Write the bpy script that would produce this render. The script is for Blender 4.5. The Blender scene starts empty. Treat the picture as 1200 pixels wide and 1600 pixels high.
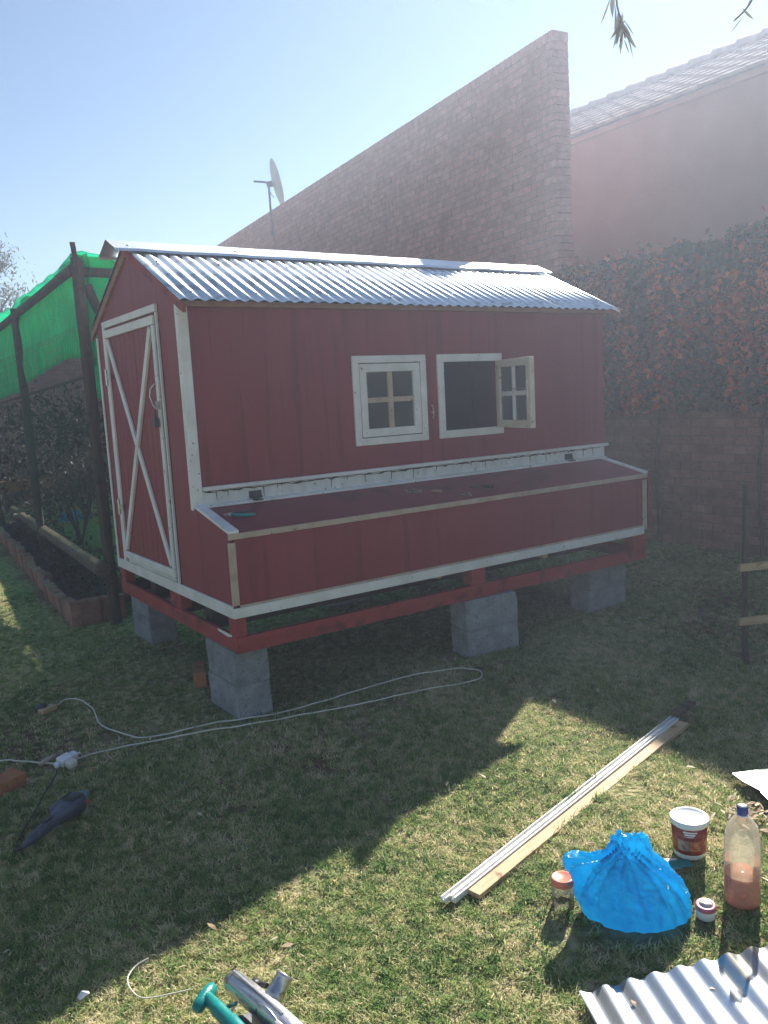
import bpy, bmesh, math, random
import numpy as np
from mathutils import Vector, Matrix, Euler, noise
random.seed(7)
rad = math.radians
C = bpy.context.scene
COL = C.collection

# ------------------------------------------------------------------ camera, sky, sun, exposure
cam_d = bpy.data.cameras.new('camera'); cam = bpy.data.objects.new('camera', cam_d); COL.objects.link(cam)
CAM = Vector((-1.6239, -3.8411, 1.6743))
yaw, pitch, roll = 0.5925, -0.1444, -0.0610
fw = Vector((math.sin(yaw)*math.cos(pitch), math.cos(yaw)*math.cos(pitch), math.sin(pitch)))
rt = Vector((math.cos(yaw), -math.sin(yaw), 0)); up = rt.cross(fw)
r2 = rt*math.cos(roll)+up*math.sin(roll); u2 = -rt*math.sin(roll)+up*math.cos(roll)
cam.matrix_world = Matrix(((r2.x, u2.x, -fw.x, CAM.x), (r2.y, u2.y, -fw.y, CAM.y), (r2.z, u2.z, -fw.z, CAM.z), (0, 0, 0, 1)))
cam_d.sensor_fit = 'VERTICAL'; cam_d.sensor_height = 24; cam_d.lens = 24*1286.15/1600
cam_d.clip_start = 0.05; cam_d.clip_end = 2000
C.camera = cam

KX, KY = 1.195, 0.70                                   # horizontal shadow offset per metre of height
sun_az = math.atan2(KX, KY); sun_el = math.atan2(1, math.hypot(KX, KY))
world = bpy.data.worlds.new('World'); C.world = world; world.use_nodes = True
wn = world.node_tree; bg = wn.nodes['Background']
sky = wn.nodes.new('ShaderNodeTexSky'); sky.sky_type = 'NISHITA'; sky.sun_disc = False
sky.sun_elevation = sun_el; sky.sun_rotation = sun_az
sky.air_density = 1.0; sky.dust_density = 0.0; sky.ozone_density = 1.0
wn.links.new(sky.outputs[0], bg.inputs[0]); bg.inputs[1].default_value = 0.05
sd = bpy.data.lights.new('sun', 'SUN'); sd.energy = 5.0; sd.angle = rad(0.55); sd.color = (1, .95, .86)
sun = bpy.data.objects.new('sun', sd); COL.objects.link(sun)
sun.rotation_euler = Vector((-KX, -KY, -1)).to_track_quat('-Z', 'Y').to_euler()
C.view_settings.view_transform = 'Standard'; C.view_settings.look = 'None'
C.view_settings.gamma = 1; C.view_settings.use_curve_mapping = False
C.view_settings.exposure = 1.38
VEIL = 0.0092; VEIL_G = 0.60  # density and forward scatter of the volume imitating lens flare

# ------------------------------------------------------------------ helpers
def gh(x, y):
    """height of the lawn: level by the coop, falling gently towards the near left"""
    s = min(1, max(0, -y)); s = s*s*(3-2*s)
    return -.085*min(3, max(0, .75-x))*s

def tag(o, label=None, cat=None, group=None, kind=None):
    if label: o['label'] = label
    if cat: o['category'] = cat
    if group: o['group'] = group
    if kind: o['kind'] = kind
    return o

def thing(name, label, cat, loc=(0, 0, 0), rot=(0, 0, 0), group=None):
    o = bpy.data.objects.new(name, None); o.empty_display_size = .1
    COL.objects.link(o); o.location = loc; o.rotation_euler = rot
    return tag(o, label, cat, group)

class MB:
    def __init__(s): s.v = []; s.f = []; s.sm = []
    def add(s, vs, fs, smooth=False):
        n = len(s.v); s.v += [tuple(v) for v in vs]
        s.f += [tuple(i+n for i in f) for f in fs]; s.sm += [smooth]*len(fs)
        return s
    def box(s, x0, x1, y0, y1, z0, z1, M=None):
        vs = [Vector((x, y, z)) for z in (z0, z1) for y in (y0, y1) for x in (x0, x1)]
        if M: vs = [M @ v for v in vs]
        return s.add(vs, [(0, 2, 3, 1), (4, 5, 7, 6), (0, 1, 5, 4), (2, 6, 7, 3), (0, 4, 6, 2), (1, 3, 7, 5)])
    def prism(s, poly, ext, M=None):
        """poly: list of 3-vectors (planar), ext: extrusion vector"""
        n = len(poly); e = Vector(ext)
        vs = [Vector(p) for p in poly]+[Vector(p)+e for p in poly]
        if M: vs = [M @ v for v in vs]
        fs = [tuple(range(n-1, -1, -1)), tuple(range(n, 2*n))]+[(i, (i+1) % n, n+(i+1) % n, n+i) for i in range(n)]
        return s.add(vs, fs)
    def bar(s, a, b, w, h, upv=(0, 0, 1)):
        a = Vector(a); b = Vector(b); d = (b-a).normalized(); sd_ = d.cross(Vector(upv)).normalized(); u = sd_.cross(d)
        vs = [p+sd_*i*w/2+u*j*h/2 for p in (a, b) for i, j in ((-1, -1), (1, -1), (1, 1), (-1, 1))]
        return s.add(vs, [(0, 1, 2, 3), (7, 6, 5, 4), (0, 4, 5, 1), (1, 5, 6, 2), (2, 6, 7, 3), (3, 7, 4, 0)])
    def tube(s, pts, r, n=8, cap=True):
        pts = [Vector(p) for p in pts]; rs = r if isinstance(r, (list, tuple)) else [r]*len(pts)
        rings = []; ref = None
        for i, p in enumerate(pts):
            d = (pts[min(i+1, len(pts)-1)]-pts[max(i-1, 0)]).normalized()
            if ref is None:
                ref = Vector((0, 0, 1)) if abs(d.z) < .9 else Vector((1, 0, 0))
            a = d.cross(ref).normalized(); b = a.cross(d); ref = b
            rings.append([p+(a*math.cos(2*math.pi*k/n)+b*math.sin(2*math.pi*k/n))*rs[i] for k in range(n)])
        vs = [v for rg in rings for v in rg]; fs = []
        for i in range(len(pts)-1):
            for k in range(n):
                fs.append((i*n+k, i*n+(k+1) % n, (i+1)*n+(k+1) % n, (i+1)*n+k))
        s.add(vs, fs, True)
        if cap: s.add(rings[0], [tuple(range(n-1, -1, -1))]); s.add(rings[-1], [tuple(range(n))])
        return s
    def lathe(s, prof, n=28, M=None, smooth=True):
        vs = []
        for r, z in prof:
            for k in range(n): vs.append(Vector((r*math.cos(2*math.pi*k/n), r*math.sin(2*math.pi*k/n), z)))
        if M: vs = [M @ v for v in vs]
        fs = [(i*n+k, i*n+(k+1) % n, (i+1)*n+(k+1) % n, (i+1)*n+k) for i in range(len(prof)-1) for k in range(n)]
        if prof[0][0] > 1e-6: fs.append(tuple(range(n-1, -1, -1)))
        if prof[-1][0] > 1e-6: fs.append(tuple((len(prof)-1)*n+k for k in range(n)))
        return s.add(vs, fs, smooth)
    def mesh(s, name, mat):
        me = bpy.data.meshes.new(name); me.from_pydata(s.v, [], s.f)
        me.polygons.foreach_set('use_smooth', s.sm)
        if mat: me.materials.append(mat)
        me.update(); return me
    def build(s, name, mat, parent=None, bevel=0, seg=2, kind=None, label=None):
        o = bpy.data.objects.new(name, s.mesh(name, mat)); COL.objects.link(o)
        if parent: o.parent = parent
        if bevel:
            m = o.modifiers.new('bevel', 'BEVEL'); m.width = bevel; m.segments = seg; m.limit_method = 'ANGLE'
        if kind: o['kind'] = kind
        if label: o['label'] = label
        return o

def link_mesh(name, me, parent, loc=(0, 0, 0), rot=(0, 0, 0)):
    o = bpy.data.objects.new(name, me); COL.objects.link(o); o.location = loc; o.rotation_euler = rot
    if parent: o.parent = parent
    return o

# ------------------------------------------------------------------ materials
def lin(c): return (*c, 1)
def mat(name, c1, c2=None, scale=6, stretch=(1, 1, 1), rough=.7, metal=0, bump=0, bscale=60, c3=None, c3_amt=.25,
        c3_scale=40, c3_stretch=None, rnd=0, spec=.5, alpha=1, trans=0, sss=0, detail=6, transl=None, island=False, contrast=.2):
    m = bpy.data.materials.new(name); m.use_nodes = True
    t = m.node_tree; N = t.nodes; L = t.links; P = N['Principled BSDF']
    P.inputs['Roughness'].default_value = rough; P.inputs['Metallic'].default_value = metal
    P.inputs['Specular IOR Level'].default_value = spec
    P.inputs['Transmission Weight'].default_value = trans; P.inputs['Alpha'].default_value = alpha
    tc = N.new('ShaderNodeTexCoord'); mp = N.new('ShaderNodeMapping'); mp.inputs['Scale'].default_value = stretch
    L.new(tc.outputs['Object'], mp.inputs[0]); out = None
    oi = N.new('ShaderNodeObjectInfo')
    ns = N.new('ShaderNodeTexNoise'); ns.noise_dimensions = '4D'
    L.new(mp.outputs[0], ns.inputs['Vector']); ns.inputs['Scale'].default_value = scale; ns.inputs['Detail'].default_value = detail
    mul = N.new('ShaderNodeMath'); mul.operation = 'MULTIPLY'; mul.inputs[1].default_value = 37.0
    L.new(oi.outputs['Random'], mul.inputs[0]); L.new(mul.outputs[0], ns.inputs['W'])
    rp = N.new('ShaderNodeValToRGB'); rp.color_ramp.elements[0].position = .5-contrast; rp.color_ramp.elements[1].position = .5+contrast
    rp.color_ramp.elements[0].color = lin(c1); rp.color_ramp.elements[1].color = lin(c2 or c1)
    L.new(ns.outputs[0], rp.inputs[0]); out = rp.outputs[0]
    if c3:
        n2 = N.new('ShaderNodeTexNoise'); n2.inputs['Scale'].default_value = c3_scale; n2.inputs['Detail'].default_value = 8
        if c3_stretch:
            mp2 = N.new('ShaderNodeMapping'); mp2.inputs['Scale'].default_value = c3_stretch
            L.new(tc.outputs['Object'], mp2.inputs[0]); L.new(mp2.outputs[0], n2.inputs['Vector'])
        else: L.new(tc.outputs['Object'], n2.inputs['Vector'])
        r3 = N.new('ShaderNodeValToRGB'); r3.color_ramp.elements[0].position = .70-c3_amt; r3.color_ramp.elements[1].position = .78-c3_amt
        L.new(n2.outputs[0], r3.inputs[0])
        mx = N.new('ShaderNodeMixRGB'); mx.inputs[2].default_value = lin(c3)
        L.new(r3.outputs[0], mx.inputs[0]); L.new(out, mx.inputs[1]); out = mx.outputs[0]
    if rnd:
        if island:
            ge = N.new('ShaderNodeNewGeometry'); rs = ge.outputs['Random Per Island']
            ad = N.new('ShaderNodeMath'); ad.operation = 'ADD'; L.new(rs, ad.inputs[0]); L.new(oi.outputs['Random'], ad.inputs[1])
            fr = N.new('ShaderNodeMath'); fr.operation = 'FRACT'; L.new(ad.outputs[0], fr.inputs[0]); rs = fr.outputs[0]
        else: rs = oi.outputs['Random']
        mr = N.new('ShaderNodeMapRange'); mr.inputs['To Min'].default_value = 1-rnd; mr.inputs['To Max'].default_value = 1+rnd
        L.new(rs, mr.inputs[0])
        hs = N.new('ShaderNodeHueSaturation'); L.new(mr.outputs[0], hs.inputs['Value']); L.new(out, hs.inputs['Color']); out = hs.outputs[0]
    L.new(out, P.inputs['Base Color'])
    if bump:
        nb = N.new('ShaderNodeTexNoise'); nb.inputs['Scale'].default_value = bscale; nb.inputs['Detail'].default_value = 8
        L.new(mp.outputs[0], nb.inputs['Vector'])
        b = N.new('ShaderNodeBump'); b.inputs['Strength'].default_value = bump; b.inputs['Distance'].default_value = .01
        L.new(nb.outputs[0], b.inputs['Height']); L.new(b.outputs[0], P.inputs['Normal'])
    if transl:
        tr = N.new('ShaderNodeBsdfTranslucent'); L.new(out, tr.inputs[0]); ms = N.new('ShaderNodeMixShader'); ms.inputs[0].default_value = transl
        L.new(P.outputs[0], ms.inputs[1]); L.new(tr.outputs[0], ms.inputs[2]); L.new(ms.outputs[0], N['Material Output'].inputs[0])
    return m

def ramp_mat(name, stops, island=True, noise_scale=None, rough=.7, transl=.35, noise_amt=.5, spec=.3):
    """per-leaf colour: random value (per instance or per loose piece) through a ramp, shifted by a soft noise"""
    m = bpy.data.materials.new(name); m.use_nodes = True
    t = m.node_tree; N = t.nodes; L = t.links; P = N['Principled BSDF']; P.inputs['Roughness'].default_value = rough
    P.inputs['Specular IOR Level'].default_value = spec
    oi = N.new('ShaderNodeObjectInfo'); ge = N.new('ShaderNodeNewGeometry')
    src = ge.outputs['Random Per Island'] if island else oi.outputs['Random']
    if noise_scale:
        ns = N.new('ShaderNodeTexNoise'); ns.inputs['Scale'].default_value = noise_scale; ns.inputs['Detail'].default_value = 3
        L.new(ge.outputs['Position'], ns.inputs['Vector'])
        sb = N.new('ShaderNodeMath'); sb.operation = 'SUBTRACT'; sb.inputs[1].default_value = .5; L.new(ns.outputs[0], sb.inputs[0])
        ma = N.new('ShaderNodeMath'); ma.operation = 'MULTIPLY_ADD'; ma.inputs[1].default_value = noise_amt*4
        L.new(sb.outputs[0], ma.inputs[0]); L.new(src, ma.inputs[2]); src = ma.outputs[0]
    rp = N.new('ShaderNodeValToRGB'); cr = rp.color_ramp
    for i, (p, c) in enumerate(stops):
        e = cr.elements[i] if i < 2 else cr.elements.new(p)
        e.position = p; e.color = lin(c)
    L.new(src, rp.inputs[0]); L.new(rp.outputs[0], P.inputs['Base Color'])
    tr = N.new('ShaderNodeBsdfTranslucent'); L.new(rp.outputs[0], tr.inputs[0]); ms = N.new('ShaderNodeMixShader'); ms.inputs[0].default_value = transl
    L.new(P.outputs[0], ms.inputs[1]); L.new(tr.outputs[0], ms.inputs[2]); L.new(ms.outputs[0], N['Material Output'].inputs[0])
    return m

M = {}
RED = dict(c3=(.182, .021, .029), c3_amt=.14, c3_scale=1.0)
M['red'] = mat('red_paint', (.205, .023, .031), (.245, .032, .040), scale=2.2, stretch=(5, 5, .6), rough=.62, bump=.25, bscale=45, c3_stretch=(17, 17, .8), **RED)
M['red_side'] = mat('red_paint_side', (.205, .023, .029), (.25, .032, .037), scale=2.0, stretch=(5, 5, .5), rough=.62, bump=.25, bscale=45, c3_stretch=(9, 30, .7), **RED)
M['red_lid'] = mat('red_paint_lid', (.19, .025, .036), (.25, .038, .046), scale=3, stretch=(1, 1, 1), rough=.5, bump=.2, bscale=50, c3=(.15, .02, .028), c3_amt=.15, c3_scale=4)
M['red_rail'] = mat('red_paint_rail', (.24, .028, .025), (.33, .048, .038), scale=7, stretch=(1, 1, 3), rough=.75, bump=.5, bscale=60, c3=(.15, .02, .02), c3_amt=.15, c3_scale=9)
M['white'] = mat('white_paint', (.60, .59, .55), (.78, .78, .76), scale=7, rough=.55, bump=.3, bscale=70, c3=(.20, .13, .11), c3_amt=.04, c3_scale=38)
M['white_flash'] = mat('white_flashing', (.55, .56, .53), (.72, .73, .71), scale=5, stretch=(3, 1, 1), rough=.55, bump=.35, bscale=50, c3=(.30, .27, .24), c3_amt=.07, c3_scale=30)
M['cream'] = mat('primed_timber', (.38, .28, .20), (.52, .42, .33), scale=12, stretch=(1, 1, 1), rough=.7, bump=.3, bscale=80, c3=(.25, .14, .09), c3_amt=.06, c3_scale=30)
M['sashwood'] = mat('thinly_primed_wood', (.50, .44, .34), (.64, .58, .48), scale=10, rough=.7, bump=.3, bscale=60, c3=(.32, .22, .14), c3_amt=.06, c3_scale=30)
M['pine'] = mat('raw_pine', (.42, .27, .13), (.60, .44, .26), scale=8, stretch=(1, 12, 12), rough=.7, bump=.3, bscale=30, c3=(.22, .11, .05), c3_amt=.04, c3_scale=12)
M['barge'] = mat('barge_timber', (.22, .10, .07), (.34, .19, .13), scale=9, stretch=(1, 3, 3), rough=.75, bump=.4, bscale=50)
M['ply'] = mat('ply_dimmed', (.05, .052, .058), (.075, .078, .085), scale=5, rough=.85)  # dimness of the interior put into the ply colour
M['zinc'] = mat('galvanised_steel', (.70, .78, .84), (.80, .87, .91), scale=24, rough=.47, metal=1, bump=.05, bscale=12, detail=2, c3=(.50, .53, .56), c3_amt=.15, c3_scale=9)
M['zinc_cap'] = mat('ridge_steel', (.72, .76, .80), (.82, .86, .89), scale=9, rough=.44, metal=1, bump=.12, bscale=4, detail=2)
M['zinc_new'] = mat('new_galvanised_steel', (.58, .62, .68), (.72, .76, .81), scale=14, rough=.40, metal=1, bump=.04, bscale=9, detail=2)
M['zinc_flat'] = mat('flat_steel', (.58, .62, .66), (.74, .77, .80), scale=8, rough=.34, metal=1, bump=.10, bscale=4, detail=2)
M['steel'] = mat('bright_hardware', (.45, .46, .47), (.62, .63, .64), scale=40, rough=.35, metal=1)
M['dark_iron'] = mat('dark_hardware', (.05, .055, .06), (.10, .10, .11), scale=40, rough=.5, metal=.6)
M['seal'] = mat('dark_sealant', (.022, .020, .02), (.05, .045, .045), scale=30, rough=.5)
M['block'] = mat('concrete_block', (.19, .205, .22), (.32, .34, .36), scale=14, rough=.95, bump=1.0, bscale=140, c3=(.14, .15, .16), c3_amt=.12, c3_scale=70, rnd=.12)
M['glass'] = None
M['brick'] = mat('face_brick', (.32, .115, .08), (.48, .215, .16), scale=9, rough=.92, bump=.7, bscale=80, c3=(.22, .12, .10), c3_amt=.10, c3_scale=30, rnd=.16, island=True)
M['brick2'] = mat('brown_brick', (.22, .105, .075), (.34, .185, .14), scale=9, rough=.92, bump=.7, bscale=80, c3=(.15, .09, .07), c3_amt=.12, c3_scale=30, rnd=.18, island=True)
M['orange_brick'] = mat('orange_brick', (.33, .11, .045), (.46, .20, .09), scale=16, rough=.92, bump=.8, bscale=90, c3=(.2, .12, .09), c3_amt=.12, c3_scale=30)
M['mortar'] = mat('mortar', (.13, .085, .07), (.20, .14, .115), scale=20, rough=.98, bump=.6, bscale=120)
M['plaster'] = mat('house_plaster', (.27, .165, .135), (.33, .21, .175), scale=1.6, rough=.95, bump=.3, bscale=60)
M['tile'] = mat('roof_tile', (.20, .175, .16), (.30, .27, .25), scale=8, rough=.95, spec=.08, bump=.2, bscale=60, rnd=.1, island=True)
M['pole'] = mat('creosote_pole', (.04, .032, .024), (.10, .078, .052), scale=5, stretch=(8, 8, .8), rough=.9, bump=.7, bscale=40, c3=(.04, .03, .02), c3_amt=.12, c3_scale=14)
M['shade_timber'] = mat('shade_dark_timber', (.035, .022, .016), (.07, .045, .032), scale=6, stretch=(1, 6, 6), rough=.9, bump=.4, bscale=40)  # timber colour with the darkness under the coop put into it
M['log'] = mat('weathered_log', (.08, .06, .04), (.16, .12, .075), scale=5, stretch=(8, .8, 8), rough=.9, bump=.7, bscale=40, c3=(.05, .04, .03), c3_amt=.12, c3_scale=14)
M['soil'] = mat('soil', (.022, .016, .014), (.06, .04, .034), scale=9, rough=1, bump=1.0, bscale=30)
M['cord'] = mat('cord_plastic', (.55, .52, .42), (.68, .65, .55), scale=8, rough=.45)
M['plug'] = mat('plug_plastic', (.62, .64, .66), (.74, .76, .78), scale=14, rough=.4, c3=(.3, .3, .3), c3_amt=.06, c3_scale=30)
M['teal'] = mat('teal_plastic', (.0, .16, .15), (.0, .24, .22), scale=12, rough=.35, bump=.15, bscale=200)
M['dark_blue'] = mat('dark_tool_plastic', (.03, .038, .06), (.075, .09, .13), scale=14, rough=.45, bump=.2, bscale=120, c3=(.08, .09, .11), c3_amt=.10, c3_scale=40)
M['nosegrey'] = mat('grey_teal_nose', (.10, .17, .18), (.16, .24, .25), scale=30, rough=.5)
M['black'] = mat('black_plastic', (.012, .012, .014), (.03, .03, .033), scale=14, rough=.5)
M['redplastic'] = mat('red_plastic', (.45, .04, .04), (.5, .06, .05), scale=14, rough=.4)
M['alu'] = mat('cast_aluminium', (.42, .42, .43), (.60, .60, .60), scale=18, rough=.33, metal=.9, bump=.15, bscale=60, c3=(.22, .2, .18), c3_amt=.10, c3_scale=30)
M['coral'] = mat('coral_lid', (.68, .15, .09), (.78, .24, .16), scale=14, rough=.28)
M['pink'] = mat('pink_lid', (.50, .10, .16), (.60, .18, .23), scale=14, rough=.3)
M['white_plastic'] = mat('white_plastic', (.78, .77, .74), (.86, .85, .83), scale=8, rough=.28)
M['navy'] = mat('navy_cap', (.02, .03, .20), (.03, .05, .27), scale=8, rough=.35)
M['paper'] = mat('paper_print', (.74, .74, .72), (.84, .84, .82), scale=8, rough=.6)
M['dish'] = mat('dish_grey', (.36, .36, .36), (.47, .47, .47), scale=4, rough=.5)
M['bark'] = mat('bark', (.06, .045, .03), (.13, .10, .07), scale=12, rough=.95, bump=.7, bscale=30)
M['bagblue'] = None

def simple(name):
    m = bpy.data.materials.new(name); m.use_nodes = True; return m, m.node_tree.nodes, m.node_tree.links, m.node_tree.nodes['Principled BSDF']
# window glass: clear, reflecting, dusty
m, N, L, P = simple('window_glass'); N.remove(P)
tr = N.new('ShaderNodeBsdfTransparent'); tr.inputs[0].default_value = (.62, .66, .68, 1)
gl = N.new('ShaderNodeBsdfGlossy'); gl.inputs['Roughness'].default_value = .06
df = N.new('ShaderNodeBsdfDiffuse'); df.inputs[0].default_value = (.22, .24, .26, 1)
fr = N.new('ShaderNodeFresnel'); fr.inputs[0].default_value = 1.5
m1 = N.new('ShaderNodeMixShader'); L.new(fr.outputs[0], m1.inputs[0]); L.new(tr.outputs[0], m1.inputs[1]); L.new(gl.outputs[0], m1.inputs[2])
m2 = N.new('ShaderNodeMixShader'); tc = N.new('ShaderNodeTexCoord'); nz = N.new('ShaderNodeTexNoise'); nz.inputs['Scale'].default_value = 7
L.new(tc.outputs['Object'], nz.inputs[0]); mrn = N.new('ShaderNodeMapRange'); mrn.inputs['To Min'].default_value = .10; mrn.inputs['To Max'].default_value = .36
L.new(nz.outputs[0], mrn.inputs[0]); L.new(mrn.outputs[0], m2.inputs[0]); L.new(m1.outputs[0], m2.inputs[1]); L.new(df.outputs[0], m2.inputs[2])
L.new(m2.outputs[0], N['Material Output'].inputs[0]); M['glass'] = m
# thin clear plastic / jar glass
def clear(name, tint, dusty, dcol, rough=.08):
    m, N, L, P = simple(name); N.remove(P)
    tr = N.new('ShaderNodeBsdfTransparent'); tr.inputs[0].default_value = lin(tint)
    gl = N.new('ShaderNodeBsdfGlossy'); gl.inputs['Roughness'].default_value = rough
    df = N.new('ShaderNodeBsdfDiffuse'); df.inputs[0].default_value = lin(dcol)
    tl = N.new('ShaderNodeBsdfTranslucent'); tl.inputs[0].default_value = lin(dcol)
    md = N.new('ShaderNodeMixShader'); md.inputs[0].default_value = .5; L.new(df.outputs[0], md.inputs[1]); L.new(tl.outputs[0], md.inputs[2])
    fr = N.new('ShaderNodeLayerWeight'); fr.inputs[0].default_value = .25
    m1 = N.new('ShaderNodeMixShader'); L.new(fr.outputs['Fresnel'], m1.inputs[0]); L.new(tr.outputs[0], m1.inputs[1]); L.new(gl.outputs[0], m1.inputs[2])
    tc = N.new('ShaderNodeTexCoord'); nz = N.new('ShaderNodeTexNoise'); nz.inputs['Scale'].default_value = 35; nz.inputs['Detail'].default_value = 5
    L.new(tc.outputs['Object'], nz.inputs[0]); mr = N.new('ShaderNodeMapRange'); mr.inputs['To Min'].default_value = dusty*.3; mr.inputs['To Max'].default_value = dusty*1.7
    L.new(nz.outputs[0], mr.inputs[0]); m2 = N.new('ShaderNodeMixShader'); L.new(mr.outputs[0], m2.inputs[0]); L.new(m1.outputs[0], m2.inputs[1]); L.new(md.outputs[0], m2.inputs[2])
    L.new(m2.outputs[0], N['Material Output'].inputs[0]); return m
M['bottle'] = clear('bottle_plastic', (.90, .88, .80), .36, (.62, .58, .48))
M['jar'] = clear('jar_glass', (.85, .88, .86), .18, (.5, .5, .45))
# blue bag film
m, N, L, P = simple('blue_bag_film'); P.inputs['Roughness'].default_value = .17; P.inputs['Specular IOR Level'].default_value = .9
tc = N.new('ShaderNodeTexCoord'); nz = N.new('ShaderNodeTexNoise'); nz.inputs['Scale'].default_value = 9; nz.inputs['Detail'].default_value = 5; nz.inputs['Distortion'].default_value = 1.2
L.new(tc.outputs['Object'], nz.inputs[0]); rp = N.new('ShaderNodeValToRGB'); rp.color_ramp.elements[0].color = (.01, .42, .78, 1); rp.color_ramp.elements[1].color = (.05, .68, .95, 1)
rp.color_ramp.elements[0].position = .35; rp.color_ramp.elements[1].position = .7
L.new(nz.outputs[0], rp.inputs[0]); L.new(rp.outputs[0], P.inputs['Base Color'])
nb = N.new('ShaderNodeTexNoise'); nb.inputs['Scale'].default_value = 34; nb.inputs['Detail'].default_value = 8; nb.inputs['Distortion'].default_value = 3.0
L.new(tc.outputs['Object'], nb.inputs[0]); bp = N.new('ShaderNodeBump'); bp.inputs['Strength'].default_value = 1.0; bp.inputs['Distance'].default_value = .02
L.new(nb.outputs[0], bp.inputs['Height']); L.new(bp.outputs[0], P.inputs['Normal'])
tl = N.new('ShaderNodeBsdfTranslucent'); L.new(rp.outputs[0], tl.inputs[0]); ms = N.new('ShaderNodeMixShader'); ms.inputs[0].default_value = .72
L.new(P.outputs[0], ms.inputs[1]); L.new(tl.outputs[0], ms.inputs[2]); L.new(ms.outputs[0], N['Material Output'].inputs[0]); M['bagblue'] = m
# shade net: woven film with fine holes
m, N, L, P = simple('green_shade_net'); P.inputs['Roughness'].default_value = .7
P.inputs['Base Color'].default_value = (.0, .42, .24, 1)
tl = N.new('ShaderNodeBsdfTranslucent')
tcn = N.new('ShaderNodeTexCoord'); mpn = N.new('ShaderNodeMapping'); mpn.inputs['Scale'].default_value = (3, 5, 1.2); nzn = N.new('ShaderNodeTexNoise'); nzn.inputs['Scale'].default_value = 2.2; nzn.inputs['Detail'].default_value = 9; nzn.inputs['Roughness'].default_value = .7
L.new(tcn.outputs['Object'], mpn.inputs[0]); L.new(mpn.outputs[0], nzn.inputs[0]); rpn = N.new('ShaderNodeValToRGB'); rpn.color_ramp.elements[0].position = .35; rpn.color_ramp.elements[1].position = .65
rpn.color_ramp.elements[0].color = (.0, .58, .33, 1); rpn.color_ramp.elements[1].color = (.02, .92, .58, 1); L.new(nzn.outputs[0], rpn.inputs[0]); L.new(rpn.outputs[0], tl.inputs[0])
ms = N.new('ShaderNodeMixShader'); ms.inputs[0].default_value = .62; L.new(P.outputs[0], ms.inputs[1]); L.new(tl.outputs[0], ms.inputs[2])
tp = N.new('ShaderNodeBsdfTransparent'); m3 = N.new('ShaderNodeMixShader'); tc = N.new('ShaderNodeTexCoord')
nz = N.new('ShaderNodeTexNoise'); nz.inputs['Scale'].default_value = 60; nz.inputs['Detail'].default_value = 2; L.new(tc.outputs['Object'], nz.inputs[0])
mr = N.new('ShaderNodeMapRange'); mr.inputs['From Min'].default_value = .55; mr.inputs['From Max'].default_value = .75; mr.inputs['To Min'].default_value = .10; mr.inputs['To Max'].default_value = .45
L.new(nz.outputs[0], mr.inputs[0]); L.new(mr.outputs[0], m3.inputs[0]); L.new(ms.outputs[0], m3.inputs[1]); L.new(tp.outputs[0], m3.inputs[2])
L.new(m3.outputs[0], N['Material Output'].inputs[0]); M['net'] = m
# print of the paint bucket: reddish label with paler patches
m, N, L, P = simple('bucket_print'); P.inputs['Roughness'].default_value = .35
tc = N.new('ShaderNodeTexCoord'); nz = N.new('ShaderNodeTexNoise'); nz.inputs['Scale'].default_value = 26; nz.inputs['Detail'].default_value = 3
L.new(tc.outputs['Object'], nz.inputs[0]); rp = N.new('ShaderNodeValToRGB'); e = rp.color_ramp.elements
e[0].position = .38; e[0].color = (.27, .03, .025, 1); e[1].position = .60; e[1].color = (.40, .07, .045, 1)
n3 = e.new(.68); n3.color = (.50, .34, .22, 1)
L.new(nz.outputs[0], rp.inputs[0]); L.new(rp.outputs[0], P.inputs['Base Color']); M['print'] = m

M['grass'] = ramp_mat('lawn_grass', [(0, (.09, .19, .05)), (.26, (.20, .33, .09)), (.50, (.40, .47, .17)), (.70, (.62, .57, .31)), (1.0, (.80, .70, .48))], island=False, noise_scale=1.3, noise_amt=.30, transl=.5)
M['litter'] = ramp_mat('dry_leaf', [(0, (.30, .19, .10)), (.4, (.45, .33, .20)), (1.0, (.66, .55, .42))], transl=.2)
M['creeper'] = ramp_mat('creeper_leaf', [(0, (.04, .065, .04)), (.35, (.065, .095, .05)), (.74, (.11, .12, .055)), (.87, (.26, .11, .055)), (1.0, (.40, .14, .06))], noise_scale=2.0, noise_amt=.15, transl=.25, spec=.15)
M['creeper_red'] = ramp_mat('creeper_red_leaf', [(0, (.38, .08, .04)), (.4, (.60, .15, .06)), (1.0, (.72, .32, .12))], noise_scale=2.0, noise_amt=.15, transl=.3, spec=.15)
M['creeper_lime'] = ramp_mat('creeper_lime_leaf', [(0, (.10, .14, .04)), (.6, (.24, .22, .06)), (1.0, (.42, .24, .10))], transl=.35)
M['treeleaf'] = ramp_mat('tree_leaf', [(0, (.06, .075, .035)), (.5, (.11, .12, .06)), (1.0, (.18, .18, .10))], transl=.3)
M['twigleaf'] = ramp_mat('twig_leaf', [(0, (.09, .10, .06)), (1.0, (.16, .17, .11))], transl=.35)
M['shrub'] = ramp_mat('shrub_leaf', [(0, (.03, .03, .025)), (.5, (.06, .05, .04)), (1.0, (.11, .08, .06))], transl=.2)

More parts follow.
